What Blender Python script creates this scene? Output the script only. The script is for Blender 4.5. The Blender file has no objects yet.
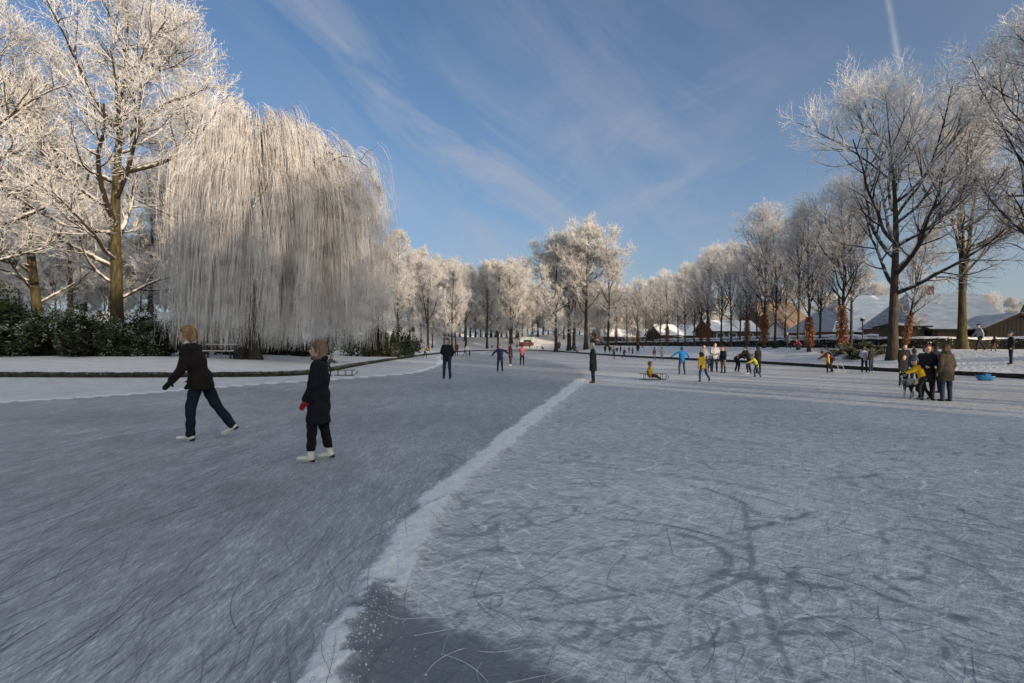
import bpy, math, random
import numpy as np
from mathutils import Matrix, Vector, Euler
R_ = math.radians
S = bpy.context.scene
COL = S.collection
rng = np.random.default_rng(7)
random.seed(7)
# ------------------------------------------------------------------ camera
F_PX = 540.0; CAM_H = 1.6
cam_d = bpy.data.cameras.new('camera'); cam = bpy.data.objects.new('camera', cam_d); COL.objects.link(cam)
cam_d.sensor_width = 36.0; cam_d.lens = 36.0 * F_PX / 1024; cam_d.clip_start = 0.05; cam_d.clip_end = 6000
CM = Matrix.Translation((0, 0, CAM_H)) @ Matrix.Rotation(R_(90 + 0.32), 4, 'X') @ Matrix.Rotation(R_(0.4), 4, 'Z')
cam.matrix_world = CM
S.camera = cam
S.render.resolution_x = 1024; S.render.resolution_y = 683
CMi = CM.inverted()
def ray(px, py):
    v = CM.to_3x3() @ Vector(((px - 512) / F_PX, -(py - 341.5) / F_PX, -1)); return v / v.y
def gp(px, py, z=0.0):          # photo pixel -> point on the level z
    r = ray(px, py); t = (z - CAM_H) / r.z; return r.x * t, t
# ------------------------------------------------------------------ light
S.cycles.max_bounces = 5; S.cycles.diffuse_bounces = 3; S.cycles.glossy_bounces = 2; S.cycles.transparent_max_bounces = 4
SUN_AZ = R_(40)                 # towards the sun: behind the camera, to the right
SUN_EL = R_(8.8)
sdir = Vector((math.sin(SUN_AZ) * math.cos(SUN_EL), -math.cos(SUN_AZ) * math.cos(SUN_EL), math.sin(SUN_EL)))
W = bpy.data.worlds.new('World'); S.world = W; W.use_nodes = True
S.view_settings.view_transform = 'Standard'; S.view_settings.look = 'None'
S.view_settings.exposure = 1.08; S.view_settings.gamma = 1.0
sl = bpy.data.lights.new('sun', 'SUN'); sl.energy = 2.4; sl.angle = R_(0.6); sl.color = (1.0, 0.78, 0.56)
so = bpy.data.objects.new('sun', sl); COL.objects.link(so)
so.rotation_euler = (-sdir).to_track_quat('-Z', 'Y').to_euler()
def N(nt, t, **kw):
    n = nt.nodes.new(t)
    for k, v in kw.items(): setattr(n, k, v)
    return n
def build_world():
    nt = W.node_tree; nt.nodes.clear(); L = nt.links.new
    out = N(nt, 'ShaderNodeOutputWorld'); bg = N(nt, 'ShaderNodeBackground'); bg.inputs[1].default_value = 0.08
    sky = N(nt, 'ShaderNodeTexSky', sky_type='NISHITA', sun_disc=False)
    sky.sun_elevation = SUN_EL; sky.sun_rotation = math.atan2(sdir.x, sdir.y)
    sky.altitude = 0; sky.air_density = .9; sky.dust_density = 1.6; sky.ozone_density = 3.6
    tc = N(nt, 'ShaderNodeTexCoord')
    def vdot(vec):
        d = N(nt, 'ShaderNodeVectorMath', operation='DOT_PRODUCT'); d.inputs[1].default_value = vec
        L(tc.outputs['Generated'], d.inputs[0]); return d.outputs['Value']
    def m(op, a, b=None, c=None):
        n = N(nt, 'ShaderNodeMath', operation=op)
        for i, v in enumerate((a, b, c)):
            if v is None: continue
            if isinstance(v, (int, float)): n.inputs[i].default_value = v
            else: L(v, n.inputs[i])
        return n.outputs[0]
    def band(p1, p2, width):      # gaussian band around the great circle through two photo directions
        a = ray(*p1).normalized(); b = ray(*p2).normalized(); n = a.cross(b).normalized()
        d = vdot(n); return m('EXPONENT', m('MULTIPLY', m('MULTIPLY', d, d), -1.0 / (width * width)))
    def blob(p, w):
        a = ray(*p).normalized(); d = vdot(a)
        return m('EXPONENT', m('MULTIPLY', m('SUBTRACT', 1.0, d), -1.0 / (w * w)))
    def cirrus(rot, sc, detail, seed):
        mp = N(nt, 'ShaderNodeMapping'); mp.inputs['Rotation'].default_value = rot; mp.inputs['Scale'].default_value = sc
        mp.inputs['Location'].default_value = (seed, seed * .3, 0)
        nz = N(nt, 'ShaderNodeTexNoise'); nz.inputs['Scale'].default_value = 1.0; nz.inputs['Detail'].default_value = detail
        nz.inputs['Roughness'].default_value = .62; nz.inputs['Distortion'].default_value = .5
        L(tc.outputs['Generated'], mp.inputs[0]); L(mp.outputs[0], nz.inputs['Vector']); return nz.outputs['Fac']
    def wisp(p1, p2, fa, fb, seed):
        a = ray(*p1).normalized(); b = ray(*p2).normalized(); n = a.cross(b).normalized(); t = (b - a).normalized(); c = N(nt, 'ShaderNodeCombineXYZ')
        L(m('MULTIPLY', vdot(t), fa), c.inputs[0]); L(m('MULTIPLY', vdot(n), fb), c.inputs[1]); c.inputs[2].default_value = seed
        nz = N(nt, 'ShaderNodeTexNoise'); nz.inputs['Scale'].default_value = 1.0; nz.inputs['Detail'].default_value = 10; nz.inputs['Roughness'].default_value = .6; nz.inputs['Distortion'].default_value = .7; L(c.outputs[0], nz.inputs['Vector']); return nz.outputs['Fac']
    n1 = wisp((300, 0), (555, 235), 2.6, 9.0, 1.3); n2 = wisp((600, 250), (760, 170), 3.0, 12.0, 4.7)
    nb = cirrus((0, R_(30), 0), (2.2, 2, 3.0), 5, 8.1)
    w1 = m('MULTIPLY', m('SUBTRACT', n1, .40), 2.6)
    w1 = m('MAXIMUM', w1, 0.0)
    w2 = m('MAXIMUM', m('MULTIPLY', m('SUBTRACT', n2, .44), 2.6), 0.0)
    bb = m('MAXIMUM', m('MULTIPLY', m('SUBTRACT', nb, .36), 2.5), 0.0)
    b1 = band((305, 0), (560, 225), .060)
    c1 = m('MULTIPLY', m('MULTIPLY', b1, w1), m('MULTIPLY', blob((430, 120), .34), .85))
    c2 = m('MULTIPLY', m('MULTIPLY', blob((520, 225), .30), w1), .65)
    c3 = m('MULTIPLY', m('MULTIPLY', blob((660, 235), .17), w2), .7)
    allw = m('MULTIPLY', m('MULTIPLY', bb, w2), .07)
    # contrail: short thin band
    ct = band((888, -2), (901, 76), .0034)
    cn = cirrus((0, 0, 0), (30, 30, 30), 3, 2.2)
    ct = m('MULTIPLY', m('MULTIPLY', ct, m('MULTIPLY', m('ADD', cn, .1), blob((893, 0), .15))), .9)
    s = m('ADD', m('MULTIPLY', m('ADD', m('ADD', c1, c2), m('ADD', c3, allw)), .82), ct)
    sp = N(nt, 'ShaderNodeSeparateXYZ'); L(tc.outputs['Generated'], sp.inputs[0])
    veil = m('MULTIPLY', m('EXPONENT', m('MULTIPLY', m('ABSOLUTE', sp.outputs[2]), -4.6)), .66)
    s = m('MINIMUM', m('MAXIMUM', s, veil), .85) if False else m('MINIMUM', s, .85)
    mx = N(nt, 'ShaderNodeMix', data_type='RGBA'); mx.inputs[7].default_value = (2.5, 2.7, 3.05, 1)
    vm = N(nt, 'ShaderNodeMix', data_type='RGBA'); vm.inputs[7].default_value = (2.5, 2.7, 3.1, 1); L(veil, vm.inputs[0]); L(sky.outputs[0], vm.inputs[6])
    L(s, mx.inputs[0]); 
    # broad warm glow added to the sky round the sun, unseen, brightening the shaded ice
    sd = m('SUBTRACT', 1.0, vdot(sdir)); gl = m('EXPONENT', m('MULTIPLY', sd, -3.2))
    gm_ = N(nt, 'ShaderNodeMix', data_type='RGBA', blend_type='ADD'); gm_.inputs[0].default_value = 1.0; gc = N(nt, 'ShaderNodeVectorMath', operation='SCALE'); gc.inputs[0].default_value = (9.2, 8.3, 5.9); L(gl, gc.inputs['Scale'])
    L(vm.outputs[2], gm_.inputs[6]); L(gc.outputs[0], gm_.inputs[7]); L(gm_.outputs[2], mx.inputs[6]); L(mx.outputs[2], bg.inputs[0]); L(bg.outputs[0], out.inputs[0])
build_world()
# ------------------------------------------------------------------ helpers
def link(o, parent=None):
    COL.objects.link(o)
    if parent is not None: o.parent = parent
    return o
def tag(o, label=None, cat=None, group=None, kind=None):
    if label: o['label'] = label
    if cat: o['category'] = cat
    if group: o['group'] = group
    if kind: o['kind'] = kind
    return o
def empty(name, loc=(0, 0, 0), rz=0, sc=1):
    o = bpy.data.objects.new(name, None); o.empty_display_size = .3; link(o)
    o.location = loc; o.rotation_euler = (0, 0, rz); o.scale = (sc, sc, sc); return o
def mesh(name, V, Fs, mats, smooth=True, midx=None, attrs=None):
    me = bpy.data.meshes.new(name); V = np.asarray(V, dtype=np.float32)
    if not isinstance(Fs, (list, tuple)): Fs = [Fs]
    Fs = [np.asarray(f, dtype=np.int32) for f in Fs if len(f)]
    lt = np.concatenate([np.full(len(f), f.shape[1], np.int32) for f in Fs]); li = np.concatenate([f.ravel() for f in Fs])
    ls = np.concatenate([[0], np.cumsum(lt)[:-1]]).astype(np.int32)
    me.vertices.add(len(V)); me.vertices.foreach_set('co', V.ravel())
    me.loops.add(len(li)); me.loops.foreach_set('vertex_index', li)
    me.polygons.add(len(lt)); me.polygons.foreach_set('loop_start', ls); me.polygons.foreach_set('loop_total', lt)
    if smooth: me.polygons.foreach_set('use_smooth', np.ones(len(lt), bool))
    if not isinstance(mats, (list, tuple)): mats = [mats]
    for m_ in mats: me.materials.append(m_)
    if midx is not None: me.polygons.foreach_set('material_index', np.asarray(midx, np.int32))
    for k, v in (attrs or {}).items():
        a = me.attributes.new(k, 'FLOAT', 'POINT'); a.data.foreach_set('value', np.asarray(v, np.float32))
    me.update(calc_edges=True); return me
def obj(name, me, parent=None, loc=None, rz=None):
    o = bpy.data.objects.new(name, me); link(o, parent)
    if loc is not None: o.location = loc
    if rz is not None: o.rotation_euler = (0, 0, rz)
    return o
def copy_tree(o, parent=None):
    c = o.copy(); link(c)
    if parent is not None: c.parent = parent
    for ch in list(o.children): copy_tree(ch, c)
    return c
class MB:
    "collects simple solids into one mesh"
    def __init__(s): s.v = []; s.f = []; s.n = 0
    def add(s, v, f):
        s.v.append(np.asarray(v, float)); s.f += [tuple(i + s.n for i in q) for q in f]; s.n += len(v)
    def box(s, c, d, rz=0, rx=0):
        c = np.array(c, float); d = np.array(d, float) / 2
        v = np.array([(x, y, z) for z in (-1, 1) for y in (-1, 1) for x in (-1, 1)]) * d
        M = np.array((Matrix.Rotation(rz, 3, 'Z') @ Matrix.Rotation(rx, 3, 'X')))
        s.add(v @ M.T + c, [(0, 2, 3, 1), (4, 5, 7, 6), (0, 1, 5, 4), (2, 6, 7, 3), (0, 4, 6, 2), (1, 3, 7, 5)])
    def quad(s, a, b, c, d): s.add([a, b, c, d], [(0, 1, 2, 3)])
    def tube(s, p, r, n=6):
        V, F = tubes(np.array([p], float), np.full((1, len(p)), r), n); s.add(V, [tuple(q) for q in F])
        k = len(p); s.f.append(tuple(s.n - k * n + i for i in range(n))[::-1]); s.f.append(tuple(s.n - n + i for i in range(n)))
    def build(s, name, mat, parent=None, smooth=False):
        me = bpy.data.meshes.new(name); me.from_pydata(np.concatenate(s.v).tolist(), [], s.f); me.materials.append(mat)
        if smooth: me.polygons.foreach_set('use_smooth', np.ones(len(me.polygons), bool))
        me.update(); return obj(name, me, parent)
def h2(ix, iy, s):
    n = (ix.astype(np.int64) * 374761393 + iy.astype(np.int64) * 668265263 + s * 982451653) & 0x7fffffff
    n = ((n ^ (n >> 13)) * 1274126177) & 0x7fffffff; return ((n ^ (n >> 16)) & 0xffff) / 65535.0
def vn(x, y, s=0):
    x = np.asarray(x, float); y = np.asarray(y, float); ix = np.floor(x); iy = np.floor(y); fx = x - ix; fy = y - iy
    fx = fx * fx * (3 - 2 * fx); fy = fy * fy * (3 - 2 * fy)
    a = h2(ix, iy, s); b = h2(ix + 1, iy, s); c = h2(ix, iy + 1, s); d = h2(ix + 1, iy + 1, s)
    return (a + (b - a) * fx) * (1 - fy) + (c + (d - c) * fx) * fy
def fbm(x, y, s=0, o=4):
    t = 0; a = .5; n = 0
    for i in range(o): t = t + a * vn(x * 2 ** i, y * 2 ** i, s + i); n += a; a *= .5
    return t / n
def ss(a, b, x):
    t = np.clip((np.asarray(x, float) - a) / (b - a), 0, 1); return t * t * (3 - 2 * t)
def catmull(P, n=8, closed=False):
    P = np.array(P, float); K = len(P); out = []
    for i in range(K if closed else K - 1):
        if closed: p0, p1, p2, p3 = P[(i - 1) % K], P[i], P[(i + 1) % K], P[(i + 2) % K]
        else: p0, p1, p2, p3 = P[max(i - 1, 0)], P[i], P[i + 1], P[min(i + 2, K - 1)]
        for k in range(n):
            t = k / n
            out.append(.5 * ((2 * p1) + (-p0 + p2) * t + (2 * p0 - 5 * p1 + 4 * p2 - p3) * t * t + (-p0 + 3 * p1 - 3 * p2 + p3) * t ** 3))
    if not closed: out.append(P[-1])
    return np.array(out)
def seg_dist(X, Y, P, closed=False):
    "distance to a polyline, and position along it"
    best = np.full(X.shape, 1e9); K = len(P)
    for i in range(K if closed else K - 1):
        a = P[i]; b = P[(i + 1) % K]; d = b - a; L2 = d @ d + 1e-12
        t = np.clip(((X - a[0]) * d[0] + (Y - a[1]) * d[1]) / L2, 0, 1)
        q = (X - a[0] - t * d[0]) ** 2 + (Y - a[1] - t * d[1]) ** 2
        best = np.minimum(best, q)
    return np.sqrt(best)
def inside(X, Y, P):
    r = np.zeros(X.shape, bool); K = len(P)
    for i in range(K):
        a = P[i]; b = P[(i + 1) % K]
        if a[1] == b[1]: continue
        c = ((a[1] > Y) != (b[1] > Y)) & (X < (b[0] - a[0]) * (Y - a[1]) / (b[1] - a[1]) + a[0]); r ^= c
    return r
# ------------------------------------------------------------------ materials
def mat(name):
    m = bpy.data.materials.new(name); m.use_nodes = True; nt = m.node_tree; b = nt.nodes['Principled BSDF']
    b.inputs['Roughness'].default_value = .8; return m, nt, b
def noisy(name, c1, c2, scale=5, rough=.8, bump=0, detail=5, lo=.35, hi=.65, spec=.3, stretch=(1, 1, 1), coord='Object', bscale=None, bdist=.02):
    m, nt, b = mat(name); L = nt.links.new
    tc = N(nt, 'ShaderNodeTexCoord'); mp = N(nt, 'ShaderNodeMapping'); mp.inputs['Scale'].default_value = stretch
    nz = N(nt, 'ShaderNodeTexNoise'); nz.inputs['Scale'].default_value = scale; nz.inputs['Detail'].default_value = detail
    mr = N(nt, 'ShaderNodeMapRange'); mr.inputs[1].default_value = lo; mr.inputs[2].default_value = hi
    mx = N(nt, 'ShaderNodeMix', data_type='RGBA'); mx.inputs[6].default_value = (*c1, 1); mx.inputs[7].default_value = (*c2, 1)
    L(tc.outputs[coord], mp.inputs[0]); L(mp.outputs[0], nz.inputs['Vector']); L(nz.outputs['Fac'], mr.inputs[0])
    L(mr.outputs[0], mx.inputs[0]); L(mx.outputs[2], b.inputs['Base Color'])
    b.inputs['Roughness'].default_value = rough; b.inputs['Specular IOR Level'].default_value = spec
    if bump:
        n2 = N(nt, 'ShaderNodeTexNoise'); n2.inputs['Scale'].default_value = bscale or scale * 3; n2.inputs['Detail'].default_value = 4
        L(mp.outputs[0], n2.inputs['Vector'])
        bp = N(nt, 'ShaderNodeBump'); bp.inputs['Strength'].default_value = bump; bp.inputs['Distance'].default_value = bdist
        L(n2.outputs['Fac'], bp.inputs['Height']); L(bp.outputs[0], b.inputs['Normal'])
    return m
_cl = {}
def cloth(c, scale=14):
    k = tuple(c)
    if k not in _cl:
        _cl[k] = noisy('cloth', tuple(v * .72 for v in c), tuple(min(v * 1.25, .9) for v in c), scale, .9, .5, bscale=30, bdist=.012)
    return _cl[k]
def frosted(name, bark, frost, cover, up=.35, scale=3.0, rough=.85, zk=0, z0=10):
    "bark with hoar frost: cover 0..1 overall, up = extra on the upper side where frost and snow lie"
    m, nt, b = mat(name); L = nt.links.new
    tc = N(nt, 'ShaderNodeTexCoord'); ge = N(nt, 'ShaderNodeNewGeometry'); sp = N(nt, 'ShaderNodeSeparateXYZ')
    nz = N(nt, 'ShaderNodeTexNoise'); nz.inputs['Scale'].default_value = scale; nz.inputs['Detail'].default_value = 6
    L(tc.outputs['Object'], nz.inputs['Vector']); L(ge.outputs['Normal'], sp.inputs[0])
    a = N(nt, 'ShaderNodeMath', operation='MULTIPLY_ADD'); a.inputs[1].default_value = up; L(sp.outputs[2], a.inputs[0]); L(nz.outputs['Fac'], a.inputs[2])
    if zk:
        s2 = N(nt, 'ShaderNodeSeparateXYZ'); L(tc.outputs['Object'], s2.inputs[0]); z_ = N(nt, 'ShaderNodeMath', operation='MULTIPLY_ADD'); z_.inputs[1].default_value = zk; z_.inputs[2].default_value = -zk * z0; L(s2.outputs[2], z_.inputs[0])
        a2 = N(nt, 'ShaderNodeMath', operation='ADD'); L(a.outputs[0], a2.inputs[0]); L(z_.outputs[0], a2.inputs[1]); a = a2
    mr = N(nt, 'ShaderNodeMapRange'); mr.inputs[1].default_value = .5 + (.5 - cover) * .5 - .12; mr.inputs[2].default_value = .5 + (.5 - cover) * .5 + .12
    L(a.outputs[0], mr.inputs[0])
    mx = N(nt, 'ShaderNodeMix', data_type='RGBA'); mx.inputs[6].default_value = (*bark, 1); mx.inputs[7].default_value = (*frost, 1)
    L(mr.outputs[0], mx.inputs[0]); L(mx.outputs[2], b.inputs['Base Color'])
    b.inputs['Roughness'].default_value = rough; b.inputs['Specular IOR Level'].default_value = .2
    return m
FROST = (.76, .75, .74)
M_bark_l = noisy('mossy bark', (.035, .026, .018), (.10, .085, .035), 2.5, .95, .8, stretch=(3, 3, .7), bdist=.04)
M_bark_d = noisy('dark bark', (.03, .026, .022), (.075, .062, .045), 3, .95, .8, stretch=(3, 3, .7), bdist=.04)
M_limb_l = frosted('frosty limb', (.05, .038, .028), FROST, .30, .35)
M_limb_r = frosted('dark limb', (.035, .028, .022), FROST, .16, .30)
M_twig_l = frosted('hoar frost twig', (.17, .12, .085), FROST, .80, .10)
M_twig_w = frosted('frosted wood twig', (.17, .13, .105), FROST, .70, .10)
M_twig_r = frosted('half frosted twig', (.085, .062, .05), FROST, .62, .12, scale=2.0, zk=.022, z0=12)
M_row = frosted('lime twig', (.16, .105, .08), FROST, .58, .10, scale=2.0, zk=.025, z0=8)
M_tend = frosted('willow tendril', (.17, .125, .09), (.80, .775, .76), .72, .1, scale=1.3)
M_wlimb = frosted('willow limb', (.07, .055, .03), FROST, .25, .35)
M_snow = noisy('snow', (.78, .78, .79), (.89, .89, .89), 1.1, .75, .9, bscale=5, bdist=.13, coord='Object')
M_snowroof = noisy('roof snow', (.60, .63, .68), (.8, .82, .85), .8, .8, .3, stretch=(1, 1, 4))
M_rhodo = noisy('evergreen leaf', (.025, .045, .015), (.065, .09, .032), 3, .5, spec=.4)
M_rhodo2 = frosted('frosted evergreen leaf', (.04, .065, .022), (.5, .52, .52), .15, .22, 1.5, .6)
M_hedge = frosted('hedge leaf', (.022, .03, .017), (.62, .64, .66), .30, .35, 2.5, .7)
M_beech = noisy('dry beech leaf', (.15, .055, .025), (.36, .16, .085), 4, .8)
M_green = noisy('conifer needles', (.012, .026, .012), (.04, .06, .03), 2, .8)
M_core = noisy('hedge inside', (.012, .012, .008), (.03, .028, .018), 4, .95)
# ------------------------------------------------------------------ tubes and trees
def tubes(P, R, sides):
    P = np.asarray(P, float); R = np.asarray(R, float); n, K = P.shape[:2]
    T = np.gradient(P, axis=1); T /= np.linalg.norm(T, axis=2, keepdims=True) + 1e-9
    ch = P[:, -1] - P[:, 0]; ref = np.where(np.abs(ch[:, 2:3]) > .7 * np.linalg.norm(ch, axis=1, keepdims=True), [[1., .13, 0]], [[.07, 0, 1.]])
    U = np.cross(T, ref[:, None, :]); U /= np.linalg.norm(U, axis=2, keepdims=True) + 1e-9; Vv = np.cross(T, U)
    a = np.arange(sides) / sides * 2 * np.pi
    V = P[:, :, None, :] + R[:, :, None, None] * (np.cos(a)[None, None, :, None] * U[:, :, None, :] + np.sin(a)[None, None, :, None] * Vv[:, :, None, :])
    b = (np.arange(n) * K * sides)[:, None, None] + (np.arange(K - 1) * sides)[None, :, None] + np.arange(sides)[None, None, :]
    nb = (np.arange(n) * K * sides)[:, None, None] + (np.arange(K - 1) * sides)[None, :, None] + ((np.arange(sides) + 1) % sides)[None, None, :]
    F = np.stack([b, nb, nb + sides, b + sides], -1).reshape(-1, 4)
    return V.reshape(-1, 3), F
def spikes(P0, P1, r):
    "three-sided needles"
    n = len(P0); D = P1 - P0; D /= np.linalg.norm(D, axis=1, keepdims=True) + 1e-9
    ref = np.where(np.abs(D[:, 2:3]) > .8, [[1., 0, 0]], [[0, 0, 1.]]); U = np.cross(D, ref); U /= np.linalg.norm(U, axis=1, keepdims=True) + 1e-9; W_ = np.cross(D, U)
    r = np.broadcast_to(r, (n,))[:, None]
    V = np.stack([P0 + U * r, P0 + (-.5 * U + .866 * W_) * r, P0 + (-.5 * U - .866 * W_) * r, P1], 1).reshape(-1, 3)
    i = np.arange(n)[:, None] * 4
    F = np.concatenate([i + [0, 1, 3], i + [1, 2, 3], i + [2, 0, 3]]); return V, F
def children(P, R, n, t0, t1, ln, ang, K, up=0., wig=.12, rs=.02, rng=rng, tpow=1., minr=.004, flat=0, asp=.25):
    Np, Kp = P.shape[:2]
    idx = np.repeat(np.arange(Np), n); M = len(idx)
    # spread along the parent
    t = t0 + (t1 - t0) * (((np.tile(np.arange(n), Np) + rng.uniform(0, 1, M)) / n) ** tpow)
    f = np.clip(t * (Kp - 1), 0, Kp - 1.001); i0 = f.astype(int); fr = (f - i0)[:, None]
    st = P[idx, i0] * (1 - fr) + P[idx, i0 + 1] * fr; r0 = R[idx, i0] * (1 - fr[:, 0]) + R[idx, i0 + 1] * fr[:, 0]
    T = P[idx, i0 + 1] - P[idx, i0]; T /= np.linalg.norm(T, axis=1, keepdims=True) + 1e-9
    v = rng.normal(size=(M, 3)); v[:, 2] *= (1 - flat); v -= (v * T).sum(1, keepdims=True) * T; v /= np.linalg.norm(v, axis=1, keepdims=True) + 1e-9
    a = np.radians(ang[0] + (ang[1] - ang[0]) * rng.uniform(0, 1, M))[:, None]
    d = np.cos(a) * T + np.sin(a) * v
    Ls = (ln(t) * rng.uniform(.65, 1.2, M))[:, None]
    if n and Np > 1:
        pl = np.linalg.norm(np.diff(P, axis=1), axis=2).sum(1)[idx][:, None]; Ls = np.minimum(Ls, pl * .8)
    out = [st]; p = st
    for k in range(K - 1):
        d = d + np.array([0, 0, up]) + rng.normal(size=(M, 3)) * wig; d /= np.linalg.norm(d, axis=1, keepdims=True)
        p = p + d * Ls / (K - 1); out.append(p)
    C = np.stack(out, 1); rr = np.maximum(np.minimum(r0 * .72, Ls[:, 0] * rs), minr)
    RR = rr[:, None] * np.linspace(1, asp, K)[None, :]
    return C, RR
def save_tree(name, parts):
    e = dict(name=name, parts=[])
    for nm, (V, F), m in parts:
        e['parts'].append((nm, mesh(name + ' ' + nm, V, F, m)))
    return e
def cat(*VF):
    V = []; F = []; n = 0; q = {3: [], 4: []}
    for v, f in VF:
        q[f.shape[1]].append(f + n); V.append(v); n += len(v)
    return np.concatenate(V), [np.concatenate(x) for x in q.values() if x]
def tree_mesh(name, seed, H=22, r=.5, fork=.28, n1=16, L1=9, a1=(35, 62), up1=.16, n2=9, n3=7, n4=5, n5=0, mats=(M_bark_d, M_limb_r, M_twig_r),
              lean=(0, 0), tw=.011, L4=.8, L5=.25, two=False, bare=.12, spike_n=0, tp=.85, L2f=.42, L3f=.42, top=.35, clear2=.22, wig1=.09):
    g = np.random.default_rng(seed)
    K = 16; t = np.linspace(0, 1, K)
    def stem(h, x0, lx, ly, ph, rad):
        x = x0 + lx * t ** 1.3 * h + .018 * h * np.sin(t * 5 + ph) * t; y = ly * t * h + .015 * h * np.sin(t * 4 + ph * 2) * t
        P = np.stack([x, y, t * h], 1); Rr = rad * (1 - .88 * t ** 1.1) + rad * .55 * np.exp(-t * 26); return P, Rr
    P0, R0 = stem(H * .93, 0, lean[0], lean[1], seed, r); TP = [P0]; TR = [R0]
    if two:
        i = int(K * .2); P1, R1 = stem(H * .86, 0, lean[0] + .22, lean[1] + .05, seed + 2, r * .8); P1 = P1.copy()
        base = P0[i]; q = P1 * np.array([1, 1, .80]); P1 = base + q; R1 = r * .7 * (1 - .9 * t); TP.append(P1); TR.append(R1)
    P0 = np.stack(TP); R0 = np.stack(TR)
    def l1(tt):
        s = (tt - fork) / (1 - fork); return L1 * (np.sin(np.clip(s, 0, 1) * 2.2 + .75) * .85 + .15) * np.where(s > .85, top + .3, 1)
    C1, R1 = children(P0, R0, n1, fork, .985, l1, a1, 12, up1, wig1, .022, g, tp, .02)
    C2, R2 = children(C1, R1, n2, clear2, .99, lambda q: L1 * L2f * (1.15 - .6 * q), (28, 60), 8, .07, .13, .018, g, .9, .012)
    C3, R3 = children(C2, R2, n3, .15, .99, lambda q: L1 * L2f * L3f * (1.1 - .5 * q), (25, 60), 6, .05, .15, .016, g, 1, .008)
    C4, R4 = children(C3, R3, n4, .12, .99, lambda q: L4 * (1.1 - .4 * q), (25, 65), 4, .04, .16, .012, g, 1, tw)
    # rather even twig thickness, they carry frost
    R4 = np.maximum(R4, tw) * np.linspace(1, .5, 4)[None]
    parts = [('trunk', tubes(P0, R0, 14), mats[0])]
    a = tubes(C1, R1, 8); b = tubes(C2, R2, 5)
    V, F = cat(a, b); parts.append(('limbs', (V, F), mats[1]))
    c = tubes(C3, np.maximum(R3, tw * 1.1), 3); d = tubes(C4, R4, 3); pcs = [c, d]
    if n5:
        C5, R5 = children(C4, R4, n5, .1, 1, lambda q: L5 + q * 0, (30, 75), 2, .0, .1, .03, g, 1, tw * .8)
        pcs.append(spikes(C5[:, 0], C5[:, 1], tw * .95))
    V, F = cat(*pcs); parts.append(('crown', (V, F), mats[2]))
    return save_tree(name, parts)
def plant_tree(src, name, loc, label, group=None, rz=None, sc=1.0, sz=None, cat_='tree', extra=None):
    o = empty(name, loc, rz if rz is not None else random.uniform(0, 6.28), 1)
    o.scale = (sc, sc, sz if sz else sc)
    for nm, me in src['parts']: obj(nm, me, o)
    if extra:
        for nm, me in extra: obj(nm, me, o)
    tag(o, label, cat_, group); return o
# ------------------------------------------------------------------ terrain
POND = catmull([(-75, -22), (-75, 22.5), (-45, 23.3), (-22, 23.5), (-13.5, 24.5), (-10.3, 26.5), (-10.3, 32), (-10.9, 41), (-11.7, 65), (-11.5, 86), (-9.5, 118), (-4, 140), (4, 148),
                (9, 132), (12.5, 103), (15.7, 74), (20.2, 58), (22.6, 49.6), (24.2, 36), (26.4, 28), (28, 12), (27, -8), (22, -22), (0, -27)], 8, True)
def hland(X, Y, s):
    z = .25 + .04 * (fbm(X * .5, Y * .5, 3) - .5) * 2 * ss(0, 3, s)
    right = ss(-2, 8, X)
    z = z + right * (1.22 * ss(.4, 11, s) + .12 * ss(11, 40, s))
    z = z + (1 - right) * .42 * ss(.3, 10, s)
    z = z + (1 - right) * 4.6 * ss(50, 66, Y) * ss(-19, -34, X)
    z = z + 3.2 * ss(152, 172, Y) * (1 - ss(25, 50, X))
    z = z + .06 * (fbm(X * 1.3, Y * 1.3, 9) - .5) * ss(.5, 4, s)
    return z
def pond_sd(X, Y):
    d = seg_dist(X, Y, POND, True); return np.where(inside(X, Y, POND), -d, d)
def land_z(x, y):
    X = np.array([float(x)]); Y = np.array([float(y)]); s = pond_sd(X, Y)
    return 0.0 if s[0] < .1 else float(hland(X, Y, s)[0])
def hit(px, py, d0=20, d1=170):
    "where the sight line through a photo pixel meets the land or ice"
    r = ray(px, py); ds = np.linspace(d0, d1, 900); X = r.x * ds; Y = ds; s = pond_sd(X, Y)
    z = np.where(s < .1, 0, hland(X, Y, s)); rz = CAM_H + r.z * ds; k = np.argmax(rz <= z)
    if rz[k] > z[k]: k = len(ds) - 1
    return float(X[k]), float(Y[k]), float(z[k])
def col_at(px, d):
    "ground point in the column of a photo pixel, at depth d"
    r = ray(px, 344.5); x = r.x * d; return (x, d, land_z(x, d))
def grid_faces(nx, ny):
    i = np.arange(nx - 1)[None, :] + (np.arange(ny - 1) * nx)[:, None]; return np.stack([i, i + 1, i + 1 + nx, i + nx], -1).reshape(-1, 4)
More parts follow.
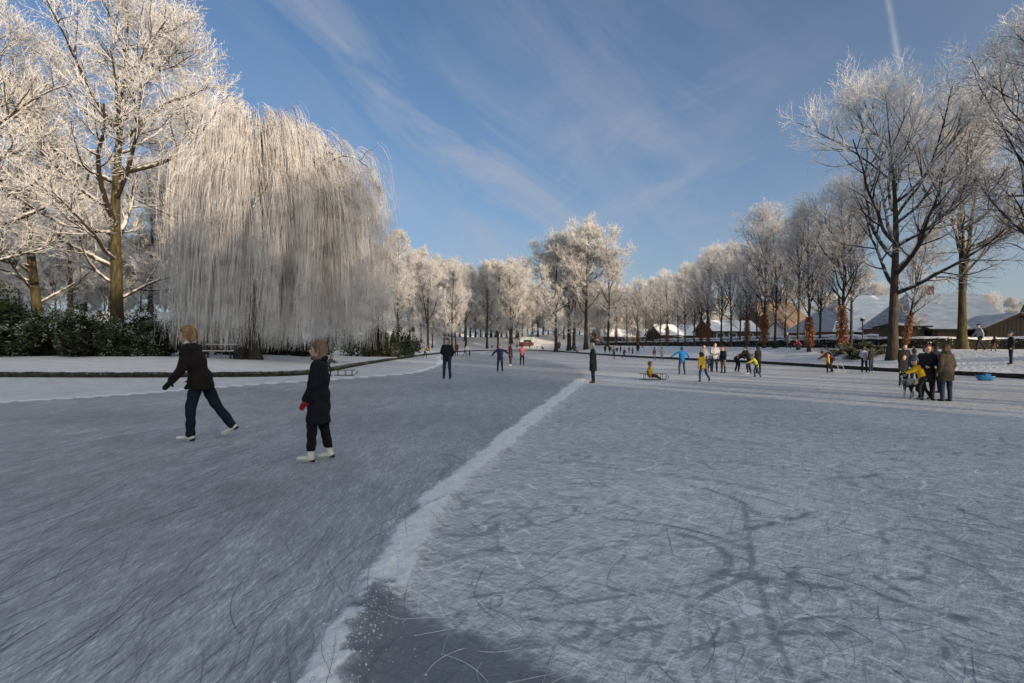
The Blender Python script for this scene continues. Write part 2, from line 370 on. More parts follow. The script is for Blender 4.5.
def build_land():
    g = np.concatenate([np.geomspace(900, 62, 22) * -1, np.arange(-60, -32, .8), np.arange(-32, 34, .33), np.arange(34, 70, .8), np.geomspace(71, 900, 22)])
    h = np.concatenate([np.geomspace(300, 32, 14) * -1, np.arange(-30, 22, .8), np.arange(22, 75, .33), np.arange(75, 180, .7), np.geomspace(182, 1500, 22)])
    X, Y = np.meshgrid(g, h); s = pond_sd(X, Y)
    z = np.where(s < .12, -.35, hland(X, Y, s)); V = np.stack([X, Y, z], -1).reshape(-1, 3)
    o = obj('snowy_ground', mesh('snowy ground', V, grid_faces(len(g), len(h)), M_snow)); tag(o, kind='structure')
    # the low earth edge of the pond
    P = catmull(POND, 4, True); nrm = np.roll(P, -1, 0) - np.roll(P, 1, 0); nrm = np.stack([-nrm[:, 1], nrm[:, 0]], 1); nrm /= np.linalg.norm(nrm, axis=1, keepdims=True)
    if inside(np.array([P[0, 0] + nrm[0, 0]]), np.array([P[0, 1] + nrm[0, 1]]), POND)[0]: nrm = -nrm
    # finer along
    n = len(P); sub = 5; t = np.arange(n * sub) / sub; i = t.astype(int) % n; f = (t - np.floor(t))[:, None]
    Q = P[i] * (1 - f) + P[(i + 1) % n] * f; Nn = nrm[i] * (1 - f) + nrm[(i + 1) % n] * f
    sec = [(-.05, -.06), (-.02, .04), (.0, .13), (.05, .205), (.16, .25), (.42, .27)]
    V = []; K = len(sec)
    for k, (o_, zz) in enumerate(sec):
        j = (fbm(t * .9, t * 0 + k * 3.1, 5) - .5)
        off = o_ + .13 * j * (k > 0) * (k < K - 1); zed = zz + (.05 * j if 1 < k < K - 1 else 0)
        V.append(np.column_stack([Q + Nn * off[:, None] if hasattr(off, 'shape') else Q + Nn * off, np.broadcast_to(zed, (len(Q),))]))
    V = np.stack(V, 1).reshape(-1, 3); m_ = len(Q); a = np.arange(m_)[:, None] * K + np.arange(K - 1)[None, :]; b = ((np.arange(m_) + 1) % m_)[:, None] * K + np.arange(K - 1)[None, :]
    F = np.stack([a, b, b + 1, a + 1], -1).reshape(-1, 4)
    mi = np.tile(np.array([0, 0, 0, 0, 1]), m_)
    M_edge = noisy('earth edge', (.016, .014, .010), (.055, .045, .028), 6, .95, .6)
    o = obj('bank_edge', mesh('bank edge', V, F, [M_edge, M_snow], midx=mi)); tag(o, kind='structure')
    # grass hanging over the edge, left bank
    g2 = np.random.default_rng(5); sel = np.where((Q[:, 1] > 15) & (Q[:, 1] < 90) & (Q[:, 0] < -5) & (Q[:, 0] > -30))[0]
    ii = g2.choice(sel, 9000); b0 = np.column_stack([Q[ii] + Nn[ii] * g2.uniform(-.02, .2, (len(ii), 1)) + g2.normal(size=(len(ii), 2)) * .05, g2.uniform(.12, .24, len(ii))])
    d = np.column_stack([-Nn[ii] * g2.uniform(.0, .12, (len(ii), 1)) + g2.normal(size=(len(ii), 2)) * .03, g2.uniform(-.08, .13, len(ii))])
    V, F = spikes(b0, b0 + d, .006)
    M_gr = frosted('bank grass', (.05, .05, .022), (.6, .6, .6), .22, .2, 4)
    o = obj('bank_grass', mesh('bank grass', V, F, M_gr)); tag(o, kind='stuff', cat='grass', label='dark frosty grass tufts hanging over the left bank edge')
build_land()
# ------------------------------------------------------------------ ice
RIDGE = catmull([(-1.02, .5), (-.93, 1.6), (-.86, 2.54), (-.83, 3.66), (-.74, 5.54), (-.35, 7.6), (.15, 10.1), (1.35, 15.7), (3.2, 24.5)], 6)
ARC = catmull([(3.2, 24.5), (4.1, 32), (4.0, 45), (1.8, 64.5), (-2.5, 82), (-7, 92)], 6)
LEFTB = catmull([(-30, 7.5), (-20, 11.2), (-13.2, 13.9), (-9.6, 20.6), (-8.0, 23.1), (-6.8, 25.8), (-5.6, 28.4), (-5.3, 33), (-6.0, 45), (-9.8, 76), (-7, 92)], 6)
TRACK = np.concatenate([np.array([(-60, -10), (-1.0, -10)]), RIDGE, ARC[1:], LEFTB[::-1]])
def gpx(pts): return np.array([gp(*p) for p in pts])
SMEAR = [([(745, 508), (752, 560), (768, 615), (792, 690)], .026, .6), ([(520, 612), (590, 603), (660, 592), (750, 574)], .018, .6), ([(682, 612), (715, 592), (752, 576)], .028, .6),
         ([(798, 568), (788, 585), (786, 602)], .03, .6), ([(560, 560), (610, 548), (640, 545)], .03, .5), ([(440, 565), (470, 556), (500, 550)], .04, .55), ([(640, 560), (690, 548), (760, 540)], .03, .45),
         ([(840, 500), (900, 510), (950, 540), (1010, 600)], .03, .4), ([(470, 600), (540, 590), (560, 600)], .02, .6), ([(860, 570), (900, 590), (930, 620)], .015, .5),
         ([(575, 640), (610, 625), (650, 620)], .02, .6), ([(700, 640), (712, 665), (718, 690)], .02, .6), ([(905, 560), (960, 556), (1010, 565)], .03, .4), ([(620, 470), (700, 480), (760, 490)], .08, .35),
         ([(500, 470), (560, 462), (600, 466)], .07, .3), ([(650, 425), (720, 440), (780, 446)], .12, .3), ([(770, 640), (800, 622), (850, 618)], .015, .6), ([(450, 545), (520, 520), (540, 500)], .02, .45)]
def ice_fields(X, Y):
    dr = seg_dist(X, Y, RIDGE); da = seg_dist(X, Y, ARC); dl = seg_dist(X, Y, LEFTB); dt = seg_dist(X, Y, TRACK, True)
    ins = inside(X, Y, TRACK); st = np.where(ins, -dt, dt)
    n1 = fbm(X * 2.2, Y * 2.2, 11); n2 = fbm(X * 9, Y * 9, 21); n3 = fbm(X * 26, Y * 26, 41, 3); n0 = fbm(X * .35, Y * .35, 31)
    wr = (.15 + .010 * Y) * (.8 + .5 * n1)
    wobble = (n1 - .5) * .22 + (n2 - .5) * .12
    n4 = fbm(X * 60, Y * 60, 51, 3)
    rid = (1 - ss(.35, 1.35, (dr + wobble * (.8 + .06 * Y) + (n3 - .5) * .10) / wr)) * (.80 + .4 * n2)
    lef = 1 - ss(.5, 1.3, (dl + (n1 - .5) * .3) / .30)
    arc = (1 - ss(.2, 1.2, da / 1.4)) * .35
    track = 1 - ss(-.05, .05, st)
    # skimmed snow between the left sweep line and the bank
    left_out = (1 - track) * ss(0, .4, Y - 3) * ((X < -4.8)) * 1.0
    snow = np.maximum.reduce([rid, lef * 1.15, left_out * (.76 + .25 * (n1 - .5)), arc])
    # fan of spilt snow on the right of the ridge, close by
    spill = np.exp(-((dr - .5) / .55) ** 2) * (~ins) * ss(.42, .75, n1) * (Y < 14) * .5
    snow = np.maximum(snow, spill)
    bare = np.zeros_like(X)
    near = Y < 12
    Xn, Yn = X[near], Y[near]; bn = np.zeros_like(Xn); nn = n2[near] * .6 + n3[near] * .4
    for pts, w, k in SMEAR:
        P = catmull(gpx(pts), 5); d = seg_dist(Xn, Yn, P); bn = np.maximum(bn, k * (1 - ss(.5, 1.3, d / w / (.6 + .9 * nn))) * ss(.3, .55, nn))
    g = np.random.default_rng(77)
    for i in range(75):
        px = g.uniform(430, 1060); py = g.uniform(440, 690); c = np.array(gp(px, py)); th = g.uniform(-.3, 3.3); L = g.uniform(.12, .5) * (.4 + c[1] / 5); cv = g.normal() * 1.3
        tt = np.linspace(-.5, .5, 6); P = c + np.stack([np.cos(th + cv * tt) * L * tt * 2, np.sin(th + cv * tt) * L * tt * 2], 1)
        d = seg_dist(Xn, Yn, P); w = g.uniform(.008, .03) * (.4 + c[1] / 5); bn = np.maximum(bn, g.uniform(.35, .8) * (1 - ss(.4, 1.3, d / w / (.6 + .9 * nn))) * ss(.32, .58, nn))
    patch = catmull(gpx([(372, 590), (400, 604), (440, 622), (490, 640), (540, 664), (575, 690), (600, 760), (420, 800), (335, 760), (345, 690), (352, 640)]), 4, True)
    dp = seg_dist(Xn, Yn, patch, True); dp = np.where(inside(Xn, Yn, patch), -dp, dp) + (nn - .5) * .34
    pb = 1 - ss(-.09, .09, dp)
    snn = snow[near]; bn = np.maximum(bn * (1 - snn * .7), pb * .98)
    snow[near] = snn * (1 - pb * .8); bare[near] = bn
    edge = (1 - ss(.0, .10, np.abs(dp - .07))) ; snow[near] = np.maximum(snow[near], edge * .4 * (nn > .42))
    relief = rid * (.012 + .045 * n2 * n1 + .035 * n3 + .014 * n4) + lef * .03 * n2 + left_out * .015 * n2 + spill * .01 * n3 + (1 - track) * (n2 - .5) * .004
    wear = n0
    return snow, bare, track, wear, relief
def ice_z(x, y):
    X = np.atleast_1d(np.array(x, float)); Y = np.atleast_1d(np.array(y, float))
    return ice_fields(X, Y)[4]
def ice_material():
    m, nt, b = mat('skated ice'); L = nt.links.new
    tc = N(nt, 'ShaderNodeTexCoord')
    def at(k): a = N(nt, 'ShaderNodeAttribute'); a.attribute_name = k; return a.outputs['Fac']
    def mm(op, a, b_=None, c=None):
        n = N(nt, 'ShaderNodeMath', operation=op)
        for i, v in enumerate((a, b_, c)):
            if v is None: continue
            if isinstance(v, (int, float)): n.inputs[i].default_value = v
            else: L(v, n.inputs[i])
        return n.outputs[0]
    def streak(ang, sx, sy, det=4, off=0, dist=.0):
        mp = N(nt, 'ShaderNodeMapping', vector_type='TEXTURE'); mp.inputs['Rotation'].default_value = (0, 0, R_(ang)); mp.inputs['Scale'].default_value = (1 / sx, 1 / sy, 1); mp.inputs['Location'].default_value = (off, off, 0)
        nz = N(nt, 'ShaderNodeTexNoise'); nz.inputs['Scale'].default_value = 1; nz.inputs['Detail'].default_value = det; nz.inputs['Roughness'].default_value = .72 if det > 4 else .55; nz.inputs['Distortion'].default_value = dist
        L(tc.outputs['Object'], mp.inputs[0]); L(mp.outputs[0], nz.inputs['Vector']); return nz.outputs['Fac']
    def sharp(f, lo, hi):
        r = N(nt, 'ShaderNodeMapRange'); r.inputs[1].default_value = lo; r.inputs[2].default_value = hi; L(f, r.inputs[0]); return r.outputs[0]
    snow, bare, track, wear = at('snow'), at('bare'), at('track'), at('wear')
    # flowing strokes inside the swept lane, along the skating direction
    a1 = streak(5, 34, 4.2, 6, 1.1, .3); a2 = streak(-20, 60, 6.0, 5, 5.2, .4); a3 = streak(29, 56, 6.0, 5, 9.3, .4); a4 = streak(4, 3.5, .9, 6, 3.3)
    left = mm('ADD', mm('ADD', mm('MULTIPLY', a1, .35), mm('MULTIPLY', a2, .25)), mm('ADD', mm('MULTIPLY', a3, .22), mm('MULTIPLY', a4, .30)))   # ~ .56 mean
    cutl = mm('MULTIPLY', sharp(streak(-14, 120, 3.0, 3, 7.7, .5), .58, .66), .22); cutl2 = mm('MULTIPLY', sharp(streak(12, 130, 3.2, 3, 2.2, .6), .58, .66), .20)
    lightl = mm('MULTIPLY', sharp(streak(0, 140, 4.0, 3, 12.2, .5), .57, .66), .22)
    lv = mm('ADD', mm('SUBTRACT', mm('SUBTRACT', mm('MULTIPLY_ADD', left, 2.7, -1.00), cutl), cutl2), lightl)
    # crossing strokes outside it
    b1 = streak(62, 40, 3.6, 5, .4, .9); b2 = streak(-38, 50, 4.2, 5, 4.4, 1.1); b3 = streak(-75, 36, 3.9, 5, 8.8, 1.2); b4 = streak(20, 7, 6, 8, 2.5, .5); b5 = streak(0, 70, 70, 5, 6.1)
    right = mm('ADD', mm('ADD', mm('MULTIPLY', b1, .26), mm('MULTIPLY', b2, .22)), mm('ADD', mm('MULTIPLY', b3, .22), mm('ADD', mm('MULTIPLY', b4, .26), mm('MULTIPLY', b5, .16))))
    cr = mm('ADD', mm('MULTIPLY', sharp(streak(50, 44, .9, 2, 3.1, 1.6), .61, .68), .20), mm('MULTIPLY', sharp(streak(-28, 40, .8, 2, 6.9, 1.8), .61, .68), .20))
    cr = mm('ADD', cr, mm('MULTIPLY', sharp(streak(-66, 46, .9, 2, 9.9, 1.6), .62, .69), .16))
    rv = mm('SUBTRACT', mm('MULTIPLY_ADD', right, 3.3, -1.16), cr)
    mix = N(nt, 'ShaderNodeMix', data_type='FLOAT'); L(track, mix.inputs[0]); L(rv, mix.inputs[2]); L(lv, mix.inputs[3])
    v = mm('ADD', mix.outputs[0], mm('MULTIPLY_ADD', wear, .30, -.15))
    grain = mm('MULTIPLY_ADD', streak(0, 55, 55, 4, 1.7), .5, -.25)
    v = mm('ADD', v, mm('MULTIPLY', grain, .75))
    lt = mm('ADD', sharp(streak(35, 52, 1.6, 2, 13.1, 1.9), .60, .66), mm('ADD', sharp(streak(-52, 60, 1.5, 2, 16.9, 1.7), .60, .66), sharp(streak(80, 46, 1.3, 2, 21.9, 2.1), .61, .67)))
    v = mm('ADD', v, mm('MULTIPLY', mm('MULTIPLY', lt, mm('SUBTRACT', 1.0, track)), .20))
    def arcs(seed, sx, sy, ang, w, lo):      # long curved cuts: thin contour lines of a smooth field, broken up
        mp = N(nt, 'ShaderNodeMapping', vector_type='TEXTURE'); mp.inputs['Rotation'].default_value = (0, 0, R_(ang)); mp.inputs['Scale'].default_value = (1 / sx, 1 / sy, 1); mp.inputs['Location'].default_value = (seed, seed * 1.7, 0)
        nz = N(nt, 'ShaderNodeTexNoise'); nz.inputs['Scale'].default_value = 1; nz.inputs['Detail'].default_value = 1.2; nz.inputs['Distortion'].default_value = .6; L(tc.outputs['Object'], mp.inputs[0]); L(mp.outputs[0], nz.inputs['Vector'])
        k = N(nt, 'ShaderNodeMapRange'); k.inputs[1].default_value = w; k.inputs[2].default_value = w * .25; L(mm('ABSOLUTE', mm('SUBTRACT', mm('FRACT', mm('MULTIPLY', nz.outputs['Fac'], 7.0)), .5)), k.inputs[0])
        return mm('MULTIPLY', k.outputs[0], sharp(streak(ang + 30, 2.2, 2.2, 5, seed + 3.3), lo, lo + .08))
    inv = mm('SUBTRACT', 1.0, track)
    pale = mm('ADD', mm('ADD', arcs(2.1, 1.1, .55, 25, .030, .50), arcs(5.7, .9, .5, -50, .026, .50)), mm('ADD', arcs(8.3, .5, 1.2, 10, .030, .52), arcs(15.1, 1.6, 1.2, 70, .035, .52)))
    dark = mm('ADD', mm('ADD', arcs(11.9, 1.0, .5, -20, .028, .50), arcs(13.2, .6, 1.1, 40, .026, .50)), arcs(19.4, 1.5, 1.0, 5, .034, .52))
    v = mm('ADD', v, mm('MULTIPLY', inv, mm('SUBTRACT', mm('MULTIPLY', pale, .40), mm('MULTIPLY', dark, .30))))
    # snow lies on top
    v = mm('MAXIMUM', v, .04); sv = mm('MULTIPLY', snow, mm('ADD', mm('MULTIPLY_ADD', grain, .9, .84), mm('MULTIPLY', streak(30, 9, 9, 7, 5.5), .42))); v = mm('MAXIMUM', v, sv)
    bb = mm('MULTIPLY', bare, mm('MULTIPLY_ADD', grain, -.9, .97)); v = mm('MULTIPLY', v, mm('SUBTRACT', 1.0, mm('MULTIPLY', bb, .80)))
    cr_ = N(nt, 'ShaderNodeValToRGB'); e = cr_.color_ramp.elements; e[0].position = 0; e[0].color = (.12, .13, .145, 1); e[1].position = 1; e[1].color = (.92, .92, .92, 1)
    k = e.new(.35); k.color = (.30, .31, .325, 1); k = e.new(.6); k.color = (.46, .47, .485, 1)
    L(v, cr_.inputs[0]); L(cr_.outputs[0], b.inputs['Base Color'])
    L(mm('MULTIPLY_ADD', v, .35, .38), b.inputs['Roughness']); b.inputs['Specular IOR Level'].default_value = .35
    bp = N(nt, 'ShaderNodeBump'); bp.inputs['Strength'].default_value = .8; bp.inputs['Distance'].default_value = .015; L(mm('ADD', mm('MULTIPLY', a4, .8), mm('MULTIPLY', b4, .8)), bp.inputs['Height']); L(bp.outputs[0], b.inputs['Normal'])
    return m
M_ice = ice_material()
def build_ice():
    rows = [.7]
    while rows[-1] < 165: rows.append(rows[-1] + max(.010, rows[-1] ** 2 / 864 * 1.45))
    y = np.array(rows); t = np.linspace(-1.35, 1.35, 620)
    Y, T = np.meshgrid(y, t, indexing='ij'); X = T * np.maximum(Y, .7) * 1.0 + 0 * Y
    sn, ba, tr, we, re = ice_fields(X, Y)
    V = np.stack([X, Y, re + .012], -1).reshape(-1, 3)
    o = obj('ice', mesh('ice', V, grid_faces(len(t), len(y)), M_ice, attrs=dict(snow=sn.ravel(), bare=ba.ravel(), track=tr.ravel(), wear=we.ravel()))); tag(o, kind='structure')
    gx = np.arange(-80, 34, .6); gy = np.arange(-30, 155, .6); X, Y = np.meshgrid(gx, gy); sn, ba, tr, we, re = ice_fields(X, Y)
    V = np.stack([X, Y, 0 * X - .03], -1).reshape(-1, 3)
    o = obj('ice_outer', mesh('ice outer', V, grid_faces(len(gx), len(gy)), M_ice, attrs=dict(snow=sn.ravel(), bare=ba.ravel(), track=tr.ravel(), wear=we.ravel()))); tag(o, kind='structure')
    # crumbs of snow thrown out along the ridge and the sweep line
    g = np.random.default_rng(23); n = 5200; q = g.integers(0, len(RIDGE) - 1, n); f = g.uniform(0, 1, (n, 1)); c = RIDGE[q] * (1 - f) + RIDGE[q + 1] * f; c = c + g.normal(size=(n, 2)) * (.07 + .009 * c[:, 1:2]) * g.uniform(.4, 1.9, (n, 1)); c = c[(c[:, 1] > 1)]
    n = len(c); sz = g.uniform(.0012, .0050, n) * (1 + g.uniform(0, 1, n) ** 8 * 1.5) * (.8 + c[:, 1] * .16); z = ice_z(c[:, 0], c[:, 1]) + .012; base_ = np.column_stack([c, z])
    oct_ = np.array([(1, 0, 0), (0, 1, 0), (-1, 0, 0), (0, -1, 0), (0, 0, .8), (0, 0, -.5)], float); V = base_[:, None, :] + (oct_[None] * (1 + g.normal(size=(n, 6, 1)) * .25)) * sz[:, None, None]
    F = np.arange(n)[:, None, None] * 6 + np.array([(0, 1, 4), (1, 2, 4), (2, 3, 4), (3, 0, 4), (1, 0, 5), (2, 1, 5), (3, 2, 5), (0, 3, 5)])[None]
    o = obj('snow_crumbs', mesh('snow crumbs', V.reshape(-1, 3), F.reshape(-1, 3), M_snow)); tag(o, 'loose crumbs of snow scattered along the swept snow ridge', 'snow', kind='stuff')
    # skate cuts: thin ribbons lying on the ice
    g = np.random.default_rng(17)
    def ribs(n, region, wmin, wmax, lmin, lmax, curv, name, m, dz, flow=None):
        Vs = []; Fs = []; c0 = 0
        K = 14
        C = []; Wd = []
        for i in range(n):
            px = g.uniform(*region[0]); py = 344 + (region[1][1] - 344) * g.uniform(.12, 1) ** .8; c = np.array(gp(px, py)); sc = .45 + c[1] / 6
            th = g.uniform(0, np.pi) if flow is None else np.pi / 2 + R_(5) + g.normal() * flow
            L_ = g.uniform(lmin, lmax) * sc; k = g.normal() * curv / max(L_, .3); s = np.linspace(-L_ / 2, L_ / 2, K); a = th + k * s
            ds = s[1] - s[0]; P = c + np.stack([np.cumsum(np.cos(a)) * ds, np.cumsum(np.sin(a)) * ds], 1); P -= P[K // 2] - c; C.append(P)
            Wd.append(g.uniform(wmin, wmax) * (.6 + c[1] / 9) * np.sin(np.linspace(.12, np.pi - .12, K)))
        C = np.stack(C); Wd = np.stack(Wd); T = np.gradient(C, axis=1); T /= np.linalg.norm(T, axis=2, keepdims=True) + 1e-9; Nn = np.stack([-T[..., 1], T[..., 0]], -1)
        z = (ice_z(C[..., 0].ravel(), C[..., 1].ravel()).reshape(C.shape[:2]) + .012 + dz)
        A = C + Nn * Wd[..., None] / 2; B = C - Nn * Wd[..., None] / 2
        V = np.stack([np.concatenate([A, z[..., None]], -1), np.concatenate([C, z[..., None] + .003], -1), np.concatenate([B, z[..., None]], -1)], 2).reshape(-1, 3)
        b = (np.arange(n) * K * 3)[:, None] + (np.arange(K - 1) * 3)[None]; F = np.concatenate([np.stack([b + j, b + j + 1, b + j + 4, b + j + 3], -1).reshape(-1, 4) for j in (0, 1)])
        o = obj(name, mesh(name, V, F, m)); return o
    M_cut = noisy('skate cut', (.13, .15, .18), (.34, .37, .42), 30, .5)
    M_shav = noisy('ice shavings', (.52, .55, .60), (.76, .78, .82), 40, .8)
    o = ribs(60, ((430, 1100), (0, 700)), .002, .004, .15, .7, .9, 'skate_cuts', M_cut, .002); tag(o, 'thin dark curved skate cuts crossing the ice on the right', 'skate marks', kind='stuff')
    o = ribs(170, ((430, 1100), (0, 700)), .002, .006, .12, .7, 1.0, 'ice_shavings', M_shav, .003); tag(o, 'thin white curved lines of ice shavings on the right', 'skate marks', kind='stuff')
    o = ribs(150, ((430, 1100), (0, 1100)), .004, .013, .10, .5, 1.2, 'scraped_snow_lines', M_shav, .003); tag(o, 'broad pale lines of scraped snow near the camera on the right', 'skate marks', kind='stuff')
    o = ribs(130, ((-80, 420), (0, 700)), .002, .005, .3, 1.2, .5, 'lane_cuts', M_cut, .002, .22); tag(o, 'long dark skate cuts following the swept lane', 'skate marks', kind='stuff')
build_ice()
# ------------------------------------------------------------------ trees
T_big = tree_mesh('big frosted', 3, H=25, r=.42, fork=.16, n1=34, L1=9.0, a1=(48, 82), up1=.045, n2=10, n3=7, n4=4, n5=4, mats=(M_bark_l, M_limb_l, M_twig_l), tw=.0115, L4=.85, L5=.22, L2f=.42, top=.5)
T_lean = tree_mesh('leaning frosted', 5, H=22, r=.36, fork=.14, n1=24, L1=7.0, a1=(48, 82), up1=.05, n2=9, n3=7, n4=4, n5=3, mats=(M_bark_l, M_limb_l, M_twig_l), lean=(-.16, 0), tw=.0115, L4=.85, L5=.26, top=.5)
T_wood = tree_mesh('wood', 9, H=21, r=.27, fork=.10, n1=30, L1=5.6, a1=(35, 70), up1=.06, n2=8, n3=6, n4=4, n5=2, mats=(M_bark_d, M_limb_l, M_twig_w), tw=.017, L4=.9, L5=.3, top=.5)
T_wood2 = tree_mesh('wood two', 12, H=21, r=.30, fork=.16, n1=17, L1=7.0, a1=(38, 70), up1=.06, n2=9, n3=6, n4=4, n5=2, mats=(M_bark_d, M_limb_l, M_twig_w), tw=.017, L4=.9, L5=.3, two=True, top=.5)
T_R1 = tree_mesh('right oak', 21, H=19.5, r=.36, fork=.24, n1=22, L1=9.8, a1=(38, 64), up1=.060, n2=11, n3=8, n4=6, mats=(M_bark_d, M_limb_r, M_twig_r), tw=.008, L4=.95, L2f=.42, clear2=.22, top=.55)
T_R2 = tree_mesh('right twin', 25, H=18, r=.28, fork=.24, n1=13, L1=7.5, a1=(35, 62), up1=.055, n2=10, n3=8, n4=5, mats=(M_bark_l, M_limb_r, M_twig_r), tw=.008, L4=.9, two=True, clear2=.2, top=.5)
T_row1 = tree_mesh('row lime', 31, H=14.8, r=.15, fork=.22, n1=30, L1=4.4, a1=(24, 55), up1=.045, n2=9, n3=6, n4=3, mats=(M_bark_d, M_limb_r, M_row), tw=.009, L4=.75, L2f=.45, top=.45)
T_row2 = tree_mesh('row lime two', 34, H=14.8, r=.14, fork=.20, n1=28, L1=4.0, a1=(22, 52), up1=.045, n2=9, n3=6, n4=3, mats=(M_bark_d, M_limb_r, M_row), tw=.009, L4=.75, L2f=.45, top=.45)
T_low = tree_mesh('thicket', 44, H=8.5, r=.09, fork=.03, n1=34, L1=4.2, a1=(25, 70), up1=.05, n2=8, n3=6, n4=4, mats=(M_bark_d, M_limb_l, M_twig_w), tw=.020, L4=.6, two=False, top=.6)
def P3(px, d, dz=-.05): x, y, z = col_at(px, d); return (x, y, z + dz)
plant_tree(T_big, 'frosted_tree', P3(117, 37), 'tall frost-covered tree with mossy golden trunk rising behind the evergreen bushes', rz=.6)
plant_tree(T_lean, 'frosted_tree', P3(42, 41), 'frosted tree leaning left beside the tall mossy tree at far left', rz=0)
plant_tree(T_big, 'frosted_tree', P3(-20, 33), 'frosted tree cut by the left edge of the photo', rz=2.6, sc=.86)
plant_tree(T_big, 'frosted_tree', P3(196, 52), 'frosted tree whose crown shows just left above the weeping willow', rz=4.2, sc=.98)
k = 0
for px, d, sc in [(70, 62, .9), (150, 68, .95), (245, 66, .85), (300, 60, .8), (350, 70, .8), (-60, 55, 1.0), (20, 80, 1.), (110, 85, 1.05), (200, 90, 1.05), (270, 95, .95), (330, 92, .95), (-20, 75, 1.), (85, 75, .8), (175, 76, .9), (230, 80, .9)]:
    plant_tree((T_wood, T_wood2)[k % 2], 'frosted_tree', P3(px, d), 'frosted tree in the wood on the hill behind the willow', 'trees in the wood behind the willow', sc=sc); k += 1
for px, d, H, s, lab in [(398, 76, 17.8, 0, 'frosted spreading tree directly right of the weeping willow'), (428, 96, 17.0, 1, 'second frosted tree to the right of the willow'), (452, 118, 19, 0, 'slim frosted tree at the left end of the far wood'),
                      (466, 140, 23, 1, 'frosted tree behind the man with hands clasped'), (487, 146, 24.5, 0, 'frosted tree left of the pair of straight dark trunks'), (498, 150, 25, 0, 'straight dark trunked frosted tree right behind the child with spread arms'),
                      (510, 152, 25, 1, 'rightmost straight dark trunked frosted tree left of the sky gap'), (378, 88, 17, 0, 'frosted tree half hidden by the right side of the willow')]:
    plant_tree((T_wood, T_wood2)[s], 'frosted_tree', P3(px, d), lab, sc=H / 22 * .94, sz=H / 22)
for px, d, H, s, rz, lab in [(556, 116, 25.5, 0, .3, 'leftmost tall frosted tree of the high clump beyond the pond'), (569, 119, 27.5, 1, 1.9, 'middle tall frosted tree of the high clump beyond the pond'), (586, 115, 27.5, 1, 4.4, 'broad tall frosted tree on the right of the high clump'), (574, 126, 26, 0, 3.3, 'frosted tree at the back of the high clump'), (608, 112, 21, 0, 3.3, 'lower frosted tree at the right edge of the high clump')]:
    plant_tree((T_wood, T_wood2)[s], 'frosted_tree', P3(px, d), lab, rz=rz, sc=H / 22 * 1.12, sz=H / 22)
for i in range(72):    # far wood
    px = 335 + (i * 37 % 72) * 5.2; d = 160 + (i * 29 % 17) * 3.3; H = 20 + (i * 13 % 7)
    if px > 520: H *= .72
    plant_tree((T_wood, T_wood2)[i % 2], 'frosted_tree', P3(px, d), 'frosted tree in the wood at the far end of the pond', 'trees of the far wood', sc=H / 22 * 1.15, sz=H / 22)
for i in range(22):    # behind the houses
    px = 700 + i * 26; d = 135 + (i * 31 % 7) * 5
    plant_tree((T_wood, T_wood2)[i % 2], 'frosted_tree', P3(px, d), 'bare tree beyond the snowy house roofs', 'trees beyond the houses', sc=.62 + .05 * (i % 4))
for i in range(64):    # low growth closing the gaps between the trunks
    px = -140 + (i * 23 % 64) * 12.2; d = 62 + (i * 19 % 16) * 3 if px < 380 else 158 + (i * 11 % 12) * 3
    plant_tree(T_low, 'young_tree', P3(px, d), 'low frosted young tree growing between the trunks of the wood behind the willow' if px < 380 else 'low frosted young tree between the trunks of the far wood', 'low young trees of the woods', sc=random.uniform(.8, 1.15))
for i in range(40):
    px = 600 + (i * 17 % 40) * 16; d = 128 + (i * 7 % 9) * 6
    plant_tree(T_low, 'young_tree', P3(px, d), 'low frosted young tree beyond the far houses', 'low young trees beyond the houses', sc=random.uniform(.8, 1.1))
for i in range(14):    # young thicket under the far left trees
    px = 375 + (i * 5 % 14) * 11.5; d = 100 + (i * 29 % 11) * 6
    x, y, z = col_at(px, d)
    if pond_sd(np.array([x]), np.array([y]))[0] < 2: continue
    plant_tree((T_wood, T_wood2)[i % 2], 'frosted_tree', (x, y, z - .05), 'young frosted tree on the left shore beyond the willow', 'young trees on the far left shore', sc=.52 + .03 * (i % 5), sz=.62 + .03 * (i % 4))
# right bank
plant_tree(T_R1, 'bank_tree', P3(893, 40), 'big spreading bare tree with low left limb, between two red-brown leafy trunks', rz=2.2, sc=.95)
plant_tree(T_R2, 'bank_tree', P3(962, 42), 'bare twin-stemmed tree forking low in front of the wooden shed', rz=.2, sc=1.08)
plant_tree(T_row1, 'bank_tree', P3(1040, 33), 'bare tree whose crown leans in from the right edge', rz=5.0, sc=1.42)
def leaf_cloud(n, size, fn, g, wide=.5):
    P = fn(n, g); n = len(P)
    a = g.normal(size=(n, 3)); a /= np.linalg.norm(a, axis=1, keepdims=True); b = np.cross(a, g.normal(size=(n, 3))); b /= np.linalg.norm(b, axis=1, keepdims=True)
    s = (size * g.uniform(.6, 1.3, n))[:, None]; c = np.cross(a, b)
    V = np.stack([P - a * s * .5, P + b * s * wide * .5 + c * s * .08, P + a * s * .5, P - b * s * wide * .5 + c * s * .08], 1).reshape(-1, 3)
    return V, np.arange(n * 4).reshape(-1, 4)
